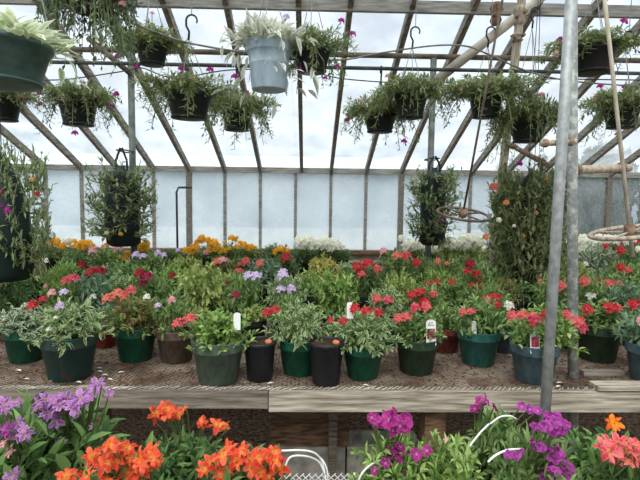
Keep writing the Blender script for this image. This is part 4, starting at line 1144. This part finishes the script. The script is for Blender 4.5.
near_plant(497, 455, 1.3, .2, 'black', 'green', 90, 412, [('magenta', 480, 404, 16), ('magenta', 489, 399, 18), ('magenta', 497, 407, 14), ('violet', 522, 406, 12), ('violet', 531, 409, 14), ('violet', 538, 410, 12)], 'leafy plant with small dark magenta blooms against the front board', 'ruffled', 16, [[(490, 424, 1.22), (500, 417, 1.22), (510, 416, 1.22), (516, 419, 1.24)]], ('lush', 54))
near_plant(540, 475, 1.05, .2, 'black', 'green', 110, 432, [
 ('violet', 545, 424, 24), ('violet', 556, 420, 24), ('violet', 553, 430, 20), ('violet', 567, 425, 16), ('violet', 548, 416, 14), ('violet', 534, 442, 18), ('violet', 546, 447, 20), ('violet', 554, 456, 22), ('violet', 552, 470, 26), ('violet', 568, 467, 24), ('violet', 516, 455, 16), ('violet', 546, 474, 20), ('violet', 558, 445, 14)],
 'violet trumpet-flowered plant at the foot of the leaning pole', 'trumpet', 20, [[(488, 462, 1.0), (496, 455, 1.0), (508, 450, 1.02), (522, 449, 1.04)]], ('lush', 55))
near_plant(604, 455, 1.25, .2, 'darkpot', 'alstro', 100, 424, [('brightorange', 613, 422, 20), ('brightorange', 616, 425, 16)], 'lance-leaved plant with one bright orange bloom', 'lily', 20)
near_plant(625, 475, 1.0, .2, 'black', 'alstro', 110, 446, [
 ('coralpink', 607, 446, 26), ('coralpink', 612, 453, 26), ('coralpink', 618, 443, 24), ('coralpink', 628, 447, 26), ('coralpink', 636, 455, 26), ('coralpink', 640, 462, 24), ('coralpink', 634, 445, 22)],
 'coral pink lily plant below the bright orange bloom')
# white lattice tray standing in the aisle
o = empty('lattice_panel', at(308, 478, 1.62), 'white plastic lattice standing behind the white hanger hoop', 'lattice')
o.location.z = 0
zt = at(308, 474, 1.62).z; lm = MB()
W2 = .16
for i in range(-12, 30):
    for sgn in (1, -1):
        xa = -W2 + i * .022; za = zt - .3
        xb = xa + sgn * .3
        # clip to width
        t0, t1 = 0.0, 1.0
        def cl(x): return max(-W2, min(W2, x))
        pa, pb = cl(xa), cl(xb)
        if abs(pb - pa) < .004 or abs(xb - xa) < 1e-6: continue
        lm.bar((pa, .004 * sgn, za + .3 * (pa - xa) / (xb - xa)), (pb, .004 * sgn, za + .3 * (pb - xa) / (xb - xa)), .0026, .002, Vector((0, 1, 0)))
lm.obj('lattice', M['white'], o)
fr = MB()
for x in (-W2, W2): fr.box(x - .003, x + .003, -.008, .008, 0, zt)
fr.box(-W2, W2, -.008, .008, zt - .31, zt - .298)
fr.obj('frame', M['white'], o)

# ------------------------------------------------------------------ light
w = bpy.data.worlds.new('overcast_sky'); sc.world = w; w.use_nodes = True
nt = w.node_tree; nt.nodes.clear(); N = nt.nodes.new; Lk = nt.links.new
out = N('ShaderNodeOutputWorld'); bg = N('ShaderNodeBackground')
tc = N('ShaderNodeTexCoord'); sp = N('ShaderNodeSeparateXYZ'); Lk(tc.outputs['Generated'], sp.inputs[0])
rp = N('ShaderNodeValToRGB'); e = rp.color_ramp.elements
e[0].position = 0; e[0].color = (.62, .68, .70, 1)
e[1].position = 1; e[1].color = (2.4, 2.5, 2.55, 1)
for p, c in ((.12, (.66, .73, .78, 1)), (.34, (.70, .76, .82, 1)), (.6, (1.8, 1.85, 1.9, 1))):
    x = e.new(p); x.color = c
Lk(sp.outputs['Z'], rp.inputs['Fac'])
mp = N('ShaderNodeMapping'); mp.inputs['Scale'].default_value = (1, 1, 2.2); Lk(tc.outputs['Generated'], mp.inputs[0])
nz = N('ShaderNodeTexNoise'); nz.inputs['Scale'].default_value = 4.0; nz.inputs['Detail'].default_value = 5; Lk(mp.outputs[0], nz.inputs['Vector'])
cr = N('ShaderNodeValToRGB'); cr.color_ramp.elements[0].position = .38; cr.color_ramp.elements[0].color = (.80, .87, .96, 1)
cr.color_ramp.elements[1].position = .58; cr.color_ramp.elements[1].color = (1.08, 1.07, 1.05, 1)
Lk(nz.outputs['Fac'], cr.inputs['Fac'])
mx = N('ShaderNodeMix'); mx.data_type = 'RGBA'; mx.blend_type = 'MULTIPLY'; mx.inputs['Factor'].default_value = 1
Lk(rp.outputs['Color'], mx.inputs['A']); Lk(cr.outputs['Color'], mx.inputs['B']); Lk(mx.outputs['Result'], bg.inputs['Color'])
bg.inputs['Strength'].default_value = 1.0
Lk(bg.outputs[0], out.inputs['Surface'])
sl = bpy.data.lights.new('veiled_sun', 'SUN'); sl.energy = 2.1; sl.angle = R(50); sl.color = (1, .98, .94)
so = bpy.data.objects.new('veiled_sun', sl); so.rotation_euler = (R(38), R(-14), 0); col.objects.link(so)

sc.view_settings.view_transform = 'Standard'; sc.view_settings.look = 'None'; sc.view_settings.gamma = 1
sc.view_settings.exposure = 0; sc.view_settings.use_curve_mapping = False
sc.cycles.max_bounces = 8; sc.cycles.transparent_max_bounces = 12; sc.cycles.use_denoising = True
